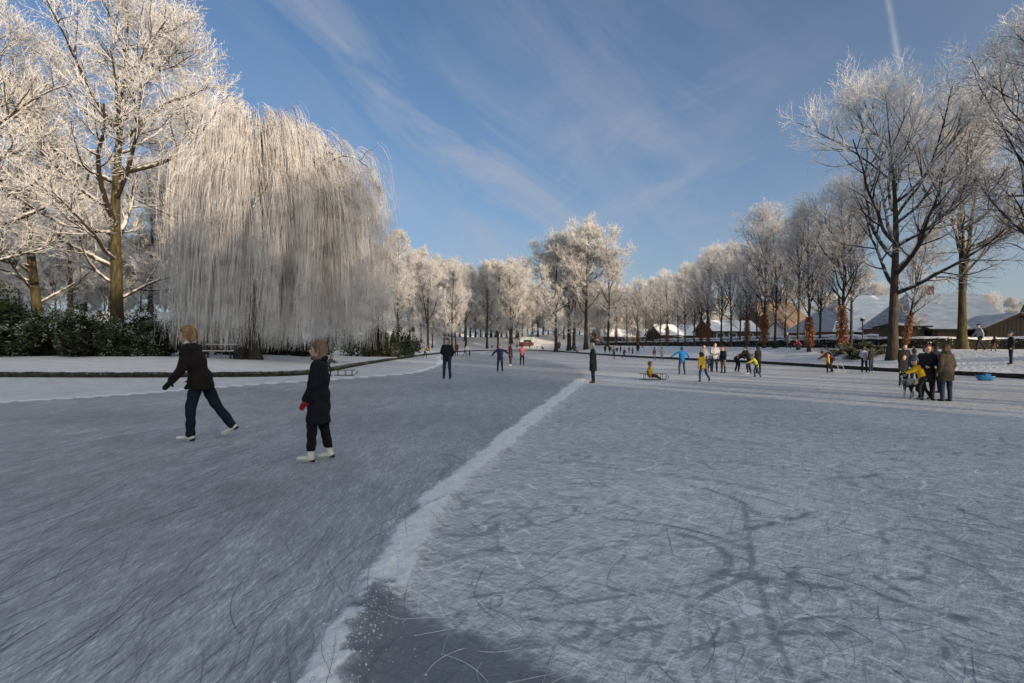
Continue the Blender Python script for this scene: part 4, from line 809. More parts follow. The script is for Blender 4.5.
# ------------------------------------------------------------------ surface nets figures
class Field:
    def __init__(s, lo, hi, h):
        s.h = h; s.lo = np.array(lo, float) - 3 * h; n = np.ceil((np.array(hi) + 3 * h - s.lo) / h).astype(int) + 1; s.n = n; s.F = np.full(n, 9.0)
        s.ax = [s.lo[i] + np.arange(n[i]) * h for i in range(3)]
    def sub(s, lo, hi):
        a = np.clip(np.floor((np.array(lo) - s.lo) / s.h).astype(int), 0, s.n - 1); b = np.clip(np.ceil((np.array(hi) - s.lo) / s.h).astype(int) + 1, 1, s.n)
        return tuple(slice(a[i], b[i]) for i in range(3))
    def blend(s, sl_, d, k, cut=False):
        A = s.F[sl_]
        if cut: d = -d; hh = np.clip(.5 - .5 * (d - A) / k, 0, 1); s.F[sl_] = A * hh + d * (1 - hh) + k * hh * (1 - hh); return
        hh = np.clip(.5 + .5 * (d - A) / k, 0, 1); s.F[sl_] = d * (1 - hh) + A * hh - k * hh * (1 - hh)
    def cap(s, a, b, r0, r1, k=.02, flat=1., ax=None):
        a = np.array(a, float); b = np.array(b, float); m = max(r0, r1) * max(1, flat) + 2 * k + s.h * 2; sl_ = s.sub(np.minimum(a, b) - m, np.maximum(a, b) + m)
        X, Y, Z = np.meshgrid(s.ax[0][sl_[0]], s.ax[1][sl_[1]], s.ax[2][sl_[2]], indexing='ij', sparse=True)
        d = b - a; L2 = d @ d + 1e-9; px, py, pz = X - a[0], Y - a[1], Z - a[2]; t = np.clip((px * d[0] + py * d[1] + pz * d[2]) / L2, 0, 1)
        qx, qy, qz = px - t * d[0], py - t * d[1], pz - t * d[2]
        if ax is not None:     # squash along an axis
            ax = np.array(ax, float); w = qx * ax[0] + qy * ax[1] + qz * ax[2]; e = (1 / flat - 1); qx, qy, qz = qx + w * ax[0] * e, qy + w * ax[1] * e, qz + w * ax[2] * e
            D = (np.sqrt(qx * qx + qy * qy + qz * qz) - (r0 + (r1 - r0) * t)) * min(1, flat)
        else: D = np.sqrt(qx * qx + qy * qy + qz * qz) - (r0 + (r1 - r0) * t)
        s.blend(sl_, D, k)
    def ell(s, c, r, M=np.eye(3), k=.02, cut=False):
        c = np.array(c, float); r = np.array(r, float); m = r.max() + 2 * k + s.h * 2; sl_ = s.sub(c - m, c + m)
        X, Y, Z = np.meshgrid(s.ax[0][sl_[0]] - c[0], s.ax[1][sl_[1]] - c[1], s.ax[2][sl_[2]] - c[2], indexing='ij')
        q = [X * M[0, i] + Y * M[1, i] + Z * M[2, i] for i in range(3)]; k0 = np.sqrt(sum((q[i] / r[i]) ** 2 for i in range(3))) + 1e-6; k1 = np.sqrt(sum((q[i] / r[i] ** 2) ** 2 for i in range(3))) + 1e-6
        s.blend(sl_, k0 * (k0 - 1) / k1, k, cut)
    def wrinkle(s, amp, f=30, seed=0):
        X, Y, Z = np.meshgrid(*s.ax, indexing='ij'); s.F += amp * (np.sin(Z * f + 3 * np.sin(X * f * .3 + seed) + 2 * np.sin(Y * f * .23)) * .6 + np.sin(X * f * .7 + Z * f * .5 + seed * 2) * np.sin(Y * f * .6 - Z * f * .35) * .8)
    def zcut(s, z, keep_above=True):
        Z = s.ax[2][None, None, :]; s.F = np.maximum(s.F, (z - Z) if keep_above else (Z - z))
    def mesh(s):
        F = s.F; neg = F < 0; nx, ny, nz = F.shape
        c = np.zeros((nx - 1, ny - 1, nz - 1), np.int8)
        for i in (0, 1):
            for j in (0, 1):
                for k in (0, 1): c += neg[i:nx - 1 + i, j:ny - 1 + j, k:nz - 1 + k]
        act = (c > 0) & (c < 8); ids = np.argwhere(act)
        if not len(ids): return np.zeros((0, 3)), np.zeros((0, 4), int)
        idx = np.full(c.shape, -1); idx[act] = np.arange(len(ids)); acc = np.zeros((len(ids), 3)); cnt = np.zeros(len(ids))
        cor = [(i, j, k) for i in (0, 1) for j in (0, 1) for k in (0, 1)]
        for a in cor:
            for ax in range(3):
                if a[ax]: continue
                b = list(a); b[ax] = 1; fa = F[ids[:, 0] + a[0], ids[:, 1] + a[1], ids[:, 2] + a[2]]; fb = F[ids[:, 0] + b[0], ids[:, 1] + b[1], ids[:, 2] + b[2]]
                m = (fa < 0) != (fb < 0); t = np.where(m, fa / (fa - fb + 1e-12), 0); p = np.tile(np.array(a, float), (len(ids), 1)); p[:, ax] += t; acc[m] += p[m]; cnt[m] += 1
        V = s.lo + (ids + acc / cnt[:, None]) * s.h; Q = []
        for ax in range(3):
            o1, o2 = [(1, 2), (2, 0), (0, 1)][ax]; sl0 = [slice(1, -1)] * 3; sl0[ax] = slice(0, -1); A = neg[tuple(sl0)]; sl1 = list(sl0); sl1[ax] = slice(1, None); B = neg[tuple(sl1)]
            for flip, m in ((0, A & ~B), (1, ~A & B)):
                e = np.argwhere(m); 
                if not len(e): continue
                e = e + np.array([0 if i == ax else 1 for i in range(3)]); q = []
                for d1, d2 in ((0, 0), (1, 0), (1, 1), (0, 1)): w = e.copy(); w[:, o1] -= d1; w[:, o2] -= d2; q.append(idx[w[:, 0], w[:, 1], w[:, 2]])
                q = np.stack(q, 1)
                if flip: q = q[:, ::-1]
                Q.append(q)
        Q = np.concatenate(Q); Q = Q[(Q >= 0).all(1)]; return V, Q
def dirv(fl, ab, side): fl = R_(fl); ab = R_(ab); return np.array([side * math.sin(ab), math.cos(ab) * math.sin(fl), -math.cos(ab) * math.cos(fl)])
# pose: lean, arms [(upper flex, abd),(fore flex, abd)] for left(-1) and right(+1), legs [(thigh flex, abd),(shin flex, abd)], head (pitch,yaw)
POSE = dict(
    stand=dict(lean=2, arms=[((4, 9), (14, 4)), ((2, 9), (10, 4))], legs=[((2, 4), (-2, 2)), ((-1, 4), (-3, 2))]),
    behind=dict(lean=4, arms=[((-22, 20), (-18, -32)), ((-22, 20), (-18, -32))], legs=[((7, 4), (-8, 3)), ((2, 4), (-4, 3))]),
    front=dict(lean=3, arms=[((10, 12), (75, -25)), ((10, 12), (75, -25))], legs=[((2, 4), (-2, 2)), ((0, 4), (-3, 2))]),
    pockets=dict(lean=0, arms=[((-8, 12), (20, -4)), ((-8, 12), (20, -4))], legs=[((3, 3), (-2, 1)), ((-1, 3), (-2, 1))]),
    walk=dict(lean=6, arms=[((-18, 8), (0, 4)), ((22, 8), (38, 4))], legs=[((26, 2), (10, 1)), ((-20, 2), (-34, 1))]),
    stride=dict(lean=17, arms=[((-26, 10), (12, 6)), ((34, 10), (58, 6))], legs=[((20, 4), (-8, 3)), ((-18, 6), (-42, 5))]),
    arms=dict(lean=5, arms=[((5, 62), (15, 50)), ((5, 48), (15, 28))], legs=[((12, 6), (-10, 3)), ((2, 6), (-8, 3))]),
    bend=dict(lean=62, arms=[((60, 6), (62, 4)), ((48, 6), (60, 4))], legs=[((22, 5), (-18, 3)), ((14, 5), (-14, 3))]),
    reach=dict(lean=18, arms=[((62, 10), (72, 4)), ((40, 10), (60, 4))], legs=[((20, 5), (-8, 3)), ((-6, 5), (-14, 3))]),
    crouch=dict(lean=42, arms=[((55, 8), (70, 2)), ((45, 8), (70, 2))], legs=[((78, 10), (-42, 5)), ((64, 12), (-52, 5))]),
    sit=dict(lean=12, arms=[((10, 12), (35, 4)), ((14, 12), (38, 4))], legs=[((78, 8), (38, 4)), ((70, 8), (44, 3))]),
    push=dict(lean=24, arms=[((50, 6), (70, 2)), ((44, 6), (66, 2))], legs=[((24, 4), (-8, 2)), ((-12, 5), (-30, 3))]),
)
def figure(px, ytop, ybot, pose, yaw, label, jacket, trousers, head=('hair', (.05, .03, .02)), coat=.46, on='ice', H=None, feet='skate', gloves=None, skate=(.02, .02, .025),
           res=None, d=None, scarf=None, hood=None, wide=1., fine=False, hpitch=None, child=False, hyaw=0, hairlen=0, z_off=0, group=None, skinc=(.56, .36, .27), vfrac=1.0, skirt=None):
    if on == 'ice': x, y = gp(px, ybot, .012); z = .012
    elif on == 'at': x, y, z = d
    else: x, y, z = hit(px, ybot)
    if H is None: H = (ybot - ytop) * y / F_PX / vfrac
    H = H
    p = POSE[pose] if isinstance(pose, str) else pose
    hp = dict(head=1.0 if not child else 1.22); res = res or max(.018, .5 * y / F_PX * 1.3) if not fine else res
    res = res / H
    hs = hp['head']
    # ---- joints in units of body height
    hip = np.array([0, 0, .52]); ln = R_(p['lean']); spine = np.array([0, math.sin(ln), math.cos(ln)]); fwd = np.array([0, math.cos(ln), -math.sin(ln)]); sx = np.array([1., 0, 0])
    sh = hip + spine * .275; neck = hip + spine * .315
    hln = R_(hpitch if hpitch is not None else p['lean'] * .55); hup = np.array([0, math.sin(hln), math.cos(hln)]); hfw = np.array([0, math.cos(hln), -math.sin(hln)])
    hy = R_(hyaw); hfw2 = hfw * math.cos(hy) - sx * math.sin(hy); hsx = sx * math.cos(hy) + hfw * math.sin(hy)
    hc = neck + hup * (.068 + .012 * hs) + hfw * .012; HM = np.stack([hsx, hfw2, hup], 1)
    J = dict(); 
    for i, s in enumerate((-1, 1)):
        S0 = sh + sx * s * .098 * wide; u, f = p['arms'][i]; E = S0 + dirv(*u, s) * .165; Wr = E + dirv(*f, s) * .135; Hn = Wr + dirv(*f, s) * .085
        Hp = hip + sx * s * .052; th, sn = p['legs'][i]; Kn = Hp + dirv(*th, s) * .245; An = Kn + dirv(*sn, s) * .225
        fd = dirv(sn[0] + 90 if pose != 'sit' else sn[0] + 80, 0, s); fd = np.array([0, math.cos(R_(max(-40, min(40, sn[0] * .6 + 6)))), math.sin(R_(max(-40, min(40, sn[0] * .6))))]) if sn[0] > -25 else np.array([0, .88, -.48])
        J[s] = (S0, E, Wr, Hn, Hp, Kn, An, fd)
    lowest = min(min(J[s][6][2] + min(J[s][7][2], 0) * .1 for s in J) - .045 - (.018 if feet == 'skate' else 0), (hip[2] - .10) if pose == 'sit' and False else 9)
    shift = np.array([0, 0, -lowest])
    allp = np.array([q + shift for s in J for q in J[s][:7]] + [hc + shift, neck + shift]); lo = allp.min(0) - .16; hi = allp.max(0) + .16; lo[2] = -.02
    if vfrac == 1.0 and pose in ('bend', 'crouch', 'sit'):
        top = allp[:, 2].max() + .08; H = H / top; res = res * top * 1.0
    def FF(r=1.): return Field(lo, hi, res * r)
    sh_ = shift
    def leg_fns(F, grow, lowcut=None, flare=0):
        for s in J:
            S0, E, Wr, Hn, Hp, Kn, An, fd = J[s]; F.cap(Hp + sh_, Kn + sh_, .052 + grow, .036 + grow, .02); F.cap(Kn + sh_, An + sh_, .035 + grow, .024 + grow + flare, .015)
        F.cap(hip + sh_ + [.0, 0, .0] - sx * .035, hip + sh_ + sx * .035, .062 + grow, .062 + grow, .03)
    def arm_fns(F, grow, cuff=.97):
        for s in J:
            S0, E, Wr = J[s][:3]; W2 = E + (Wr - E) * cuff; F.cap(S0 + sh_, E + sh_, .030 + grow, .026 + grow, .02); F.cap(E + sh_, W2 + sh_, .026 + grow, .019 + grow, .012)
    def torso(F, grow, low=0.):
        F.cap(hip + sh_ + spine * low, hip + sh_ + spine * .16, .070 + grow, .068 + grow, .03, flat=1.28 * wide, ax=sx); F.cap(hip + sh_ + spine * .16, sh + sh_ - spine * .02, .068 + grow, .055 + grow, .04, flat=1.45 * wide, ax=sx)
        F.cap(sh + sh_ - sx * .075 * wide - spine * .012, sh + sh_ + sx * .075 * wide - spine * .012, .036 + grow, .036 + grow, .03)
    o = None
    def emit(F, nm, mt, parent=None):
        V, Q = F.mesh()
        if not len(Q): return None
        return obj(nm, mesh(nm, V * H, Q, mt), parent)
    # ---- the body itself: one surface
    B = FF(); torso(B, -.012); arm_fns(B, -.008); leg_fns(B, -.010)
    B.cap(sh + sh_, hc + sh_, .030, .030, .02)
    r = .062 * hs; c = hc + sh_
    B.ell(c + hup * .012, (r * .86, r * 1.02, r * 1.05), HM, .01); B.ell(c - hup * .030 * hs + hfw2 * .012, (r * .66, r * .74, r * .72), HM, .025)
    B.ell(c + hfw2 * r * 1.0 - hup * .008, (r * .15, r * .24, r * .26), HM, .008); B.ell(c + hfw2 * r * .86 - hup * r * .52, (r * .3, r * .12, r * .10), HM, .008)
    for s in (-1, 1): B.ell(c + hsx * s * r * .84 - hup * r * .05, (r * .12, r * .2, r * .3), HM, .006)
    if fine:
        for s in (-1, 1): B.ell(c + hfw2 * r * 1.0 + hsx * s * r * .36 + hup * r * .12, (r * .2, r * .14, r * .12), HM, .01, cut=True)
    gm = cloth(gloves) if gloves else None; gl = []
    for s in J:
        G = FF() if gm else B
        S0, E, Wr, Hn = J[s][:4]; a = (Hn - Wr) / np.linalg.norm(Hn - Wr); side = np.cross(a, sx * s); side /= np.linalg.norm(side) + 1e-9
        gr = .003 if gm else 0
        G.cap(Wr + sh_ - a * .01, Wr + sh_ + a * .035, .017 + gr, .019 + gr, .01)
        if fine:
            pal = np.cross(a, side); curl = np.cross(side, a) * (-s)
            for q in range(4):
                b0 = Wr + a * .042 + side * (q - 1.5) * .0105; L_ = (.040, .046, .043, .034)[q]; m1 = b0 + a * L_ * .55 + curl * .004; m2 = m1 + a * L_ * .4 + curl * .014
                G.cap(b0 + sh_, m1 + sh_, .0062 + gr * .6, .0056 + gr * .6, .003); G.cap(m1 + sh_, m2 + sh_, .0056 + gr * .6, .0048 + gr * .6, .002)
            tb = Wr + a * .015 + side * -.018 ; G.cap(tb + sh_, tb + (a * .6 - side * .75) * .028 + sh_, .0075 + gr * .6, .006 + gr * .6, .004)
        else:
            G.cap(Wr + sh_ + a * .035, Hn + sh_ - a * .005, .017 + gr, .010 + gr, .008); G.cap(Wr + sh_ + a * .015, Wr + sh_ + a * .04 + side * .024, .009, .007, .005)
        if gm: gl.append(G)
    skin = noisy('skin', tuple(v * .85 for v in skinc), tuple(v * 1.1 for v in skinc), 8, .55) if 'skinmat' not in _cl else _cl['skinmat']; _cl['skinmat'] = skin
    body = emit(B, 'person', skin)
    body.location = (x, y, z + z_off); body.rotation_euler = (0, 0, R_(yaw)); tag(body, label, 'person', group)
    for G in gl: emit(G, 'glove', gm, body)
    # ---- trousers
    T = FF(); leg_fns(T, .004 if not fine else .006, flare=.006 if fine else .004)
    if fine: T.wrinkle(.0034, 74, 1)
    if fine and coat < .4: T.zcut(.105)
    emit(T, 'trousers', cloth(trousers), body)
    # ---- jacket or coat
    C = FF(); torso(C, .008, -.02 if coat > .44 else -.03); arm_fns(C, .011 if not fine else .012)
    if coat < .46:
        drop = (.52 - coat)
        dn = np.array([0, -.12 * math.sin(ln), -1]); C.cap(hip + sh_, hip + sh_ + dn * (drop + .02), .088, .094, .03, flat=1.38 * wide, ax=sx); C.cap(hip + sh_ + sx * 0, hip + sh_ + dn * drop * .5, .07, .07, .03)
        C.zcut(hip[2] + sh_[2] - drop)
    C.cap(neck + sh_ - spine * .02, neck + sh_ + spine * .018, .042, .034, .015)
    if hood: C.ell(neck + sh_ - fwd * .035 + spine * .012, (.062, .040, .034), np.stack([sx, fwd, spine], 1), .015)
    if fine: C.wrinkle(.0048, 52, 2)
    jk = emit(C, 'coat' if coat < .44 else 'jacket', cloth(jacket), body)
    if hood and hood is not True:
        K_ = FF()
        for q in range(15):
            a = -2.6 + q * 5.2 / 14; K_.ell(neck + sh_ + sx * math.sin(a) * .056 - fwd * (math.cos(a) * .050 - .006) + spine * (.012 + .006 * math.sin(q * 2.3)), (.019, .019, .017), k=.006)
        K_.wrinkle(.003, 160, 3); emit(K_, 'fur_trim', cloth(hood, 40), body)
    if scarf:
        K_ = FF(); K_.cap(neck + sh_ + spine * .012, neck + sh_ + spine * .040, .045, .041, .01); emit(K_, 'scarf', cloth(scarf), body)
    # ---- hair or hat
    kind, hcol = head[0], head[1]
    Hh = FF(); Hh.ell(c + hup * .020 - hfw2 * .006, (r * .98, r * 1.10, r * 1.08), HM, .01)
    if kind == 'hair':
        for q in range(5): Hh.ell(c - hfw2 * r * .45 + hsx * (q - 2) * r * .38 - hup * r * (.25 + hairlen * .5), (r * .36, r * .42, r * (.75 + hairlen * .8)), HM, .012)
        if fine:
            g = np.random.default_rng(3)
            for q in range(60):
                a = g.uniform(-2.3, 2.3); zz = g.uniform(-.6, .9) * r; rr = r * (1.04 if zz < .4 * r else .78) * g.uniform(.96, 1.12); b0 = c - hfw2 * math.cos(a) * rr + hsx * math.sin(a) * rr + hup * (zz + .02); Hh.cap(b0, b0 - hup * r * .55 - hfw2 * .006 * math.cos(a) + hsx * .008 * math.sin(a), r * .14, r * .05, .006)
            Hh.wrinkle(.0034, 190, 2)
        cutc = c + hfw2 * r * 1.12 - hup * r * .42; Hh.ell(c + hfw2 * r * 1.10 - hup * r * .38, (r * 1.25, r * .88, r * .98), HM, .008, cut=True)
        emit(Hh, 'hair', noisy('hair', tuple(v * .6 for v in hcol), tuple(min(1, v * 1.35) for v in hcol), 20, .6, .6, stretch=(1, 1, .25), bscale=90), body)
    else:
        Hh.F = np.maximum(Hh.F, -((np.tensordot(np.stack(np.meshgrid(*Hh.ax, indexing='ij'), -1) - (c + hup * r * .18), hup, 1)))); 
        if len(head) > 2: Hh.ell(c + hup * r * 1.25, (r * .3,) * 3, k=.005)
        emit(Hh, 'hat', cloth(hcol), body)
        h2_ = FF(); h2_.ell(c - hup * r * .15 - hfw2 * r * .35, (r * .92, r * .78, r * .75), HM, .01); emit(h2_, 'hair', cloth((.05, .03, .02)), body)
    if fine:
        for s in (-1, 1):
            e = c + hfw2 * r * .88 + hsx * s * r * .36 + hup * r * .12; f_ = Field(e - .03, e + .03, .0022); f_.ell(e, (r * .15, r * .10, r * .10), HM, .001); emit(f_, 'eye', cloth((.05, .04, .035)), body)
    # ---- feet
    for s in J:
        An, fd = J[s][6] + sh_, J[s][7]; Kn = J[s][5] + sh_; shn = (Kn - An) / np.linalg.norm(Kn - An); up = np.cross(sx, fd); fl = Field(An - .16, An + .18, res * .8)
        sole = An - up * .030
        fl.cap(An + shn * (.055 if fine else .045), An - up * .012, .029 if fine else .026, .027, .012); fl.cap(sole - fd * .012, sole + fd * (.098 if fine else .085), .022, .017, .014, flat=1.05, ax=sx)
        ft = emit(fl, 'skate' if feet == 'skate' else 'boot', noisy('boot', tuple(v * .85 for v in skate), tuple(min(.9, v * 1.1) for v in skate), 10, .5), body)
        if feet == 'skate' and (ybot - ytop) > 24:
            b_ = MB(); th = .0022
            prof = [(-.045, -.058), (.09, -.058), (.105, -.050), (.092, -.040), (-.04, -.040)]
            for q0, q1 in ((-.03, -.02), (.06, .072)): prof = prof
            v = [(An + fd * a - up * (-b) * 1.0) for a, b in prof]; vv = [q - sx * th for q in v] + [q + sx * th for q in v]; n_ = 5
            b_.add(np.array(vv) * H, [tuple(range(n_))[::-1], tuple(range(n_, 2 * n_))] + [(i, (i + 1) % n_, (i + 1) % n_ + n_, i + n_) for i in range(n_)])
            b_.build('blade', _cl.setdefault('blade', noisy('steel', (.45, .46, .48), (.6, .6, .62), 8, .3)), ft)
            if fine:
                b_ = MB(); q = An - fd * .020 - up * .047; b_.add(np.array([q + sx * a * .018 + fd * b * .018 + up * cc * .010 for cc in (-1, 1) for b in (-1, 1) for a in (-1, 1)]) * H, [(0, 2, 3, 1), (4, 5, 7, 6), (0, 1, 5, 4), (2, 6, 7, 3), (0, 4, 6, 2), (1, 3, 7, 5)]); b_.build('heel', cloth((.03, .02, .018)), ft)
    return body
WHITE = (.72, .70, .62); BLK = (.012, .013, .016); NAVY = (.014, .018, .035); JEAN = (.02, .032, .06); JEANL = (.045, .075, .13); YEL = (.62, .40, .03); BROWN = (.035, .018, .012)
# the two women in front
figure(200, 321, 440, dict(lean=17, arms=[((2, 14), (36, 6)), ((-2, 10), (26, 2))], legs=[((12, 2), (0, 1)), ((-24, 3), (-36, 2))]), 97, 'woman with short blond hair in dark brown jacket and jeans skating to the left', (.013, .008, .007), (.009, .014, .024), ('hair', (.30, .18, .085)), H=1.88,
       gloves=(.010, .010, .012), skate=WHITE, fine=True, res=.0125, scarf=(.62, .58, .55), coat=.435, hyaw=16, hpitch=4, hairlen=.12)
figure(318, 348, 461.5, dict(lean=-1, arms=[((8, 7), (24, -2)), ((2, 7), (12, 2))], legs=[((8, 3), (2, 2)), ((-7, 3), (-12, 2))]), 96, 'girl with long blond hair in navy coat, red gloves and white skates', (.007, .008, .013), (.006, .0065, .009), ('hair', (.20, .135, .085)), H=1.60, gloves=(.30, .012, .022), skate=WHITE,
       fine=True, res=.0120, coat=.31, hood=(.16, .11, .08), hyaw=14, hairlen=1.15, wide=1.02)
f = figure
f(447, 338.5, 379.5, 'behind', 172, 'man in black jacket and jeans skating towards the camera, hands behind his back', (.012, .012, .014), JEAN, ('hair', (.07, .035, .02)), skate=(.03, .035, .05))
f(593, 342.5, 383, 'stand', 80, 'grey haired man in long black coat standing at the end of the snow line', BLK, BLK, ('hair', (.30, .30, .30)), coat=.30, feet='boot', gloves=BLK, wide=1.12)
f(500, 344.5, 372.5, 'arms', 170, 'child in navy jacket and grey-green hat with arms spread', (.02, .025, .08), (.015, .03, .045), ('hat', (.22, .25, .2)), child=True)
f(510.5, 343, 366, 'stand', 80, 'slim skater in dark red coat left of the pink jacket', (.05, .015, .02), (.04, .02, .025), ('hair', (.06, .02, .015)), coat=.36, skate=WHITE, wide=.85)
f(522, 344.5, 365.5, 'front', 0, 'skater in pink jacket seen from behind', (.62, .20, .22), (.03, .012, .02), ('hair', (.07, .03, .02)), skate=(.12, .05, .06))
f(456.5, 342, 357, 'walk', 190, 'distant skater in dark red jacket right behind the man in black', (.12, .025, .02), BLK, ('hair', (.04, .02, .015)))
f(465, 344, 357, 'push', -90, 'distant skater in pale jacket pushing a small dark child', (.6, .6, .62), NAVY, ('hair', (.1, .06, .04)))
f(469.5, 349, 359, 'stand', -60, 'small dark clad child beside the skater in pale jacket', (.015, .03, .025), BLK, ('hat', (.02, .03, .03)), child=True)
f(425, 345, 359, 'push', -90, 'child in orange jacket leaning forward at the left bank edge', (.75, .30, .06), (.02, .03, .04), ('hair', (.3, .14, .05)), child=True)
f(418, 347, 355, 'sit', -90, 'child in orange jacket sitting on the left bank edge', (.6, .22, .04), (.03, .03, .04), ('hair', (.2, .1, .04)), child=True, feet='boot')
f(408, 345.5, 352.5, 'sit', 180, 'distant person in yellow crouching below the last evergreen shrub', (.8, .55, .18), (.08, .05, .03), ('hair', (.1, .05, .03)), on='land', feet='boot')
f(432, 343.5, 351.5, 'stand', 0, 'distant person in black just left of the man with clasped hands', (.03, .025, .025), BLK, on='ice', H=1.5, feet='boot')
f(328, 354, 377, 'push', -90, 'child in grey-brown pushing a wooden sledge behind the girl', (.10, .085, .075), (.04, .035, .04), ('hat', (.2, .17, .15)), child=True, feet='boot')
f(378, 332, 350.5, 'walk', -60, 'walker in pale grey coat on the snow beyond the willow', (.4, .42, .42), (.05, .05, .05), ('hair', (.2, .2, .18)), on='land', feet='boot', coat=.36)
f(492, 343.5, 350.5, 'stand', 0, 'tiny figure in red-brown left of the child with spread arms', (.2, .06, .03), BLK, on='ice', H=1.6, feet='boot')
f(529.5, 340.5, 350.5, 'stand', 160, 'distant person in red before the white booth', (.5, .03, .05), BLK, on='ice', H=1.7, feet='boot')
f(517, 343, 351, 'stand', 40, 'distant person in green-black left of the white booth', (.03, .06, .04), BLK, on='ice', H=1.6, feet='boot')
f(537, 341, 350.5, 'stand', 90, 'distant person in brown right of the white booth', (.16, .07, .03), BLK, on='ice', H=1.65, feet='boot')
f(543.5, 346, 351.5, 'crouch', 90, 'distant figure crouching low on the far ice edge', (.05, .05, .06), BLK, H=1.5, feet='boot')
f(559, 340, 352, 'stand', 190, 'brown clad person standing alone on the far right shore', (.13, .08, .04), (.06, .04, .03), on='land', feet='boot')
f(574, 344.5, 353.5, 'sit', -120, 'person sitting on the far bank left of the man in the black coat', (.09, .08, .07), (.03, .03, .04), on='land', feet='boot')
G10 = [(605, 344.7, 355, 'stand', 0, 'leftmost dark figure of the distant group right of the black coated man', BLK, 'ice'), (610, 344.3, 357, 'walk', 150, 'person in dark coat with pale trousers in the distant group', (.02, .02, .03), 'ice'), (614, 346.3, 359, 'stand', 30, 'front dark figure in the distant group, left half', (.03, .04, .05), 'ice'),
       (617, 346, 355, 'front', 180, 'brown clad figure in the middle of the distant group', (.08, .04, .03), 'ice'), (620.6, 344.7, 355.3, 'stand', 90, 'slim black figure in the middle of the distant group', BLK, 'ice'), (624, 347, 359.3, 'walk', -80, 'front dark figure in the distant group, right half', (.025, .03, .04), 'ice'),
       (629, 346, 353.5, 'stand', 0, 'small grey child at the right of the distant group', (.10, .11, .12), 'land'), (632.7, 347, 356.6, 'stand', 20, 'grey clad child on the bank edge right of the distant group', (.12, .12, .12), 'ice'), (637.8, 342.7, 354.4, 'stand', 180, 'tall dark figure on the bank before a red-sleeved trunk', (.05, .02, .015), 'land'),
       (642.7, 341, 350.7, 'walk', 90, 'dark red-brown figure walking on the bank before a red-sleeved trunk', (.09, .035, .02), 'land')]
for px, a, b, po, yw, lab, c_, on in G10:
    f(px, a, b, po, yw, lab, c_, (.25, .22, .3) if 'pale trousers' in lab else BLK, on=on, feet='boot', child='child' in lab)
f(654.6, 347.6, 360.3, 'stand', 10, 'maroon clad child holding hands behind the sledge', (.06, .02, .03), (.12, .11, .17), child=True)
f(662, 347.6, 360.8, 'arms', 20, 'grey-blue clad child with arms out behind the sledge', (.08, .11, .14), (.08, .1, .16), child=True)
f(682, 346.8, 375, 'arms', 0, 'skater in bright blue jacket seen from behind', (.01, .16, .42), (.03, .05, .09), ('hat', (.02, .14, .3)), gloves=BLK)
f(703, 352, 382.3, 'stride', 10, 'child in yellow top with maroon sleeves running in jeans', (.66, .42, .03), JEANL, ('hair', (.05, .025, .015)), gloves=(.05, .02, .02), child=True)
f(703.8, 344.8, 370.5, 'stand', 170, 'dark haired person in grey jacket hidden behind the yellow top', (.25, .25, .28), NAVY, ('hair', (.03, .02, .02)))
f(714.5, 343, 372.3, 'front', 180, 'tall person in light grey jacket and dark trousers in the middle group', (.42, .42, .44), (.012, .02, .03), ('hair', (.04, .04, .045)), wide=1.12)
f(709.5, 356, 372, 'stand', 150, 'small child in grey-blue close beside the tall light grey jacket', (.15, .18, .24), NAVY, child=True)
f(723.2, 346.8, 373.3, 'stand', 120, 'red haired child in navy jacket and khaki trousers', NAVY, (.13, .10, .07), ('hair', (.2, .08, .035)), child=True)
f(736.5, 350.5, 373, 'bend', -70, 'black clad skater bending down beside the khaki trousered child', BLK, NAVY, ('hair', (.02, .015, .012)), skate=(.4, .36, .4))
f(749, 345.8, 374.8, 'reach', 80, 'black clad woman reaching left on pale skates', BLK, BLK, ('hair', (.03, .02, .015)), skate=(.4, .42, .45))
f(758.2, 346.2, 373.5, 'stand', 20, 'long haired person in black at the right of the middle group', BLK, BLK, ('hair', (.015, .012, .012)), hairlen=.7)
f(756.5, 354, 378.6, 'push', 75, 'child in olive yellow jacket leaning forward in dark jeans', (.38, .36, .06), JEAN, ('hair', (.16, .12, .06)), child=True)
f(748.5, 336.5, 346.8, 'front', 180, 'person in bright yellow standing at the foot of a red-sleeved trunk', (.8, .48, .05), (.1, .05, .02), ('hair', (.5, .3, .1)), on='land', feet='boot', H=1.5)
f(788, 332.6, 349, 'walk', 100, 'walker in grey coat beyond the black dog on the right bank', (.22, .2, .2), (.05, .045, .05), ('hat', (.45, .42, .4)), on='land', feet='boot', coat=.38)
f(800.5, 339, 350.5, 'crouch', 90, 'child in magenta jacket crouching on the snowy bank', (.22, .02, .07), (.03, .02, .04), ('hair', (.06, .02, .02)), on='land', feet='boot', child=True)
f(827.5, 354, 373, 'stand', -100, 'child in yellow jacket hugged by a bending adult at the right bank', YEL, BLK, ('hair', (.2, .12, .05)), child=True)
f(832.5, 351, 372.5, 'bend', 75, 'adult in dark red bending over the child in yellow', (.06, .015, .014), (.02, .02, .03), ('hair', (.06, .035, .02)), feet='boot')
f(864.3, 346.6, 372.6, 'front', -10, 'person in white jacket standing close to a dark haired companion', (.45, .45, .5), BLK, ('hair', (.12, .09, .07)))
f(871, 347.4, 373, 'stand', 30, 'dark haired person in black jacket and jeans right of the white jacket', (.018, .015, .02), (.03, .045, .08), ('hair', (.03, .015, .012)), skate=(.6, .6, .62))
f(904, 344, 382, 'stand', 170, 'adult in black with dark hair behind a small child at the right', (.02, .018, .02), BLK, ('hair', (.03, .018, .014)))
f(902.5, 355, 387.5, 'stand', 190, 'small child in black jacket and dark green trousers at the right', (.014, .014, .018), (.012, .03, .028), ('hair', (.06, .035, .025)), skate=WHITE, child=True)
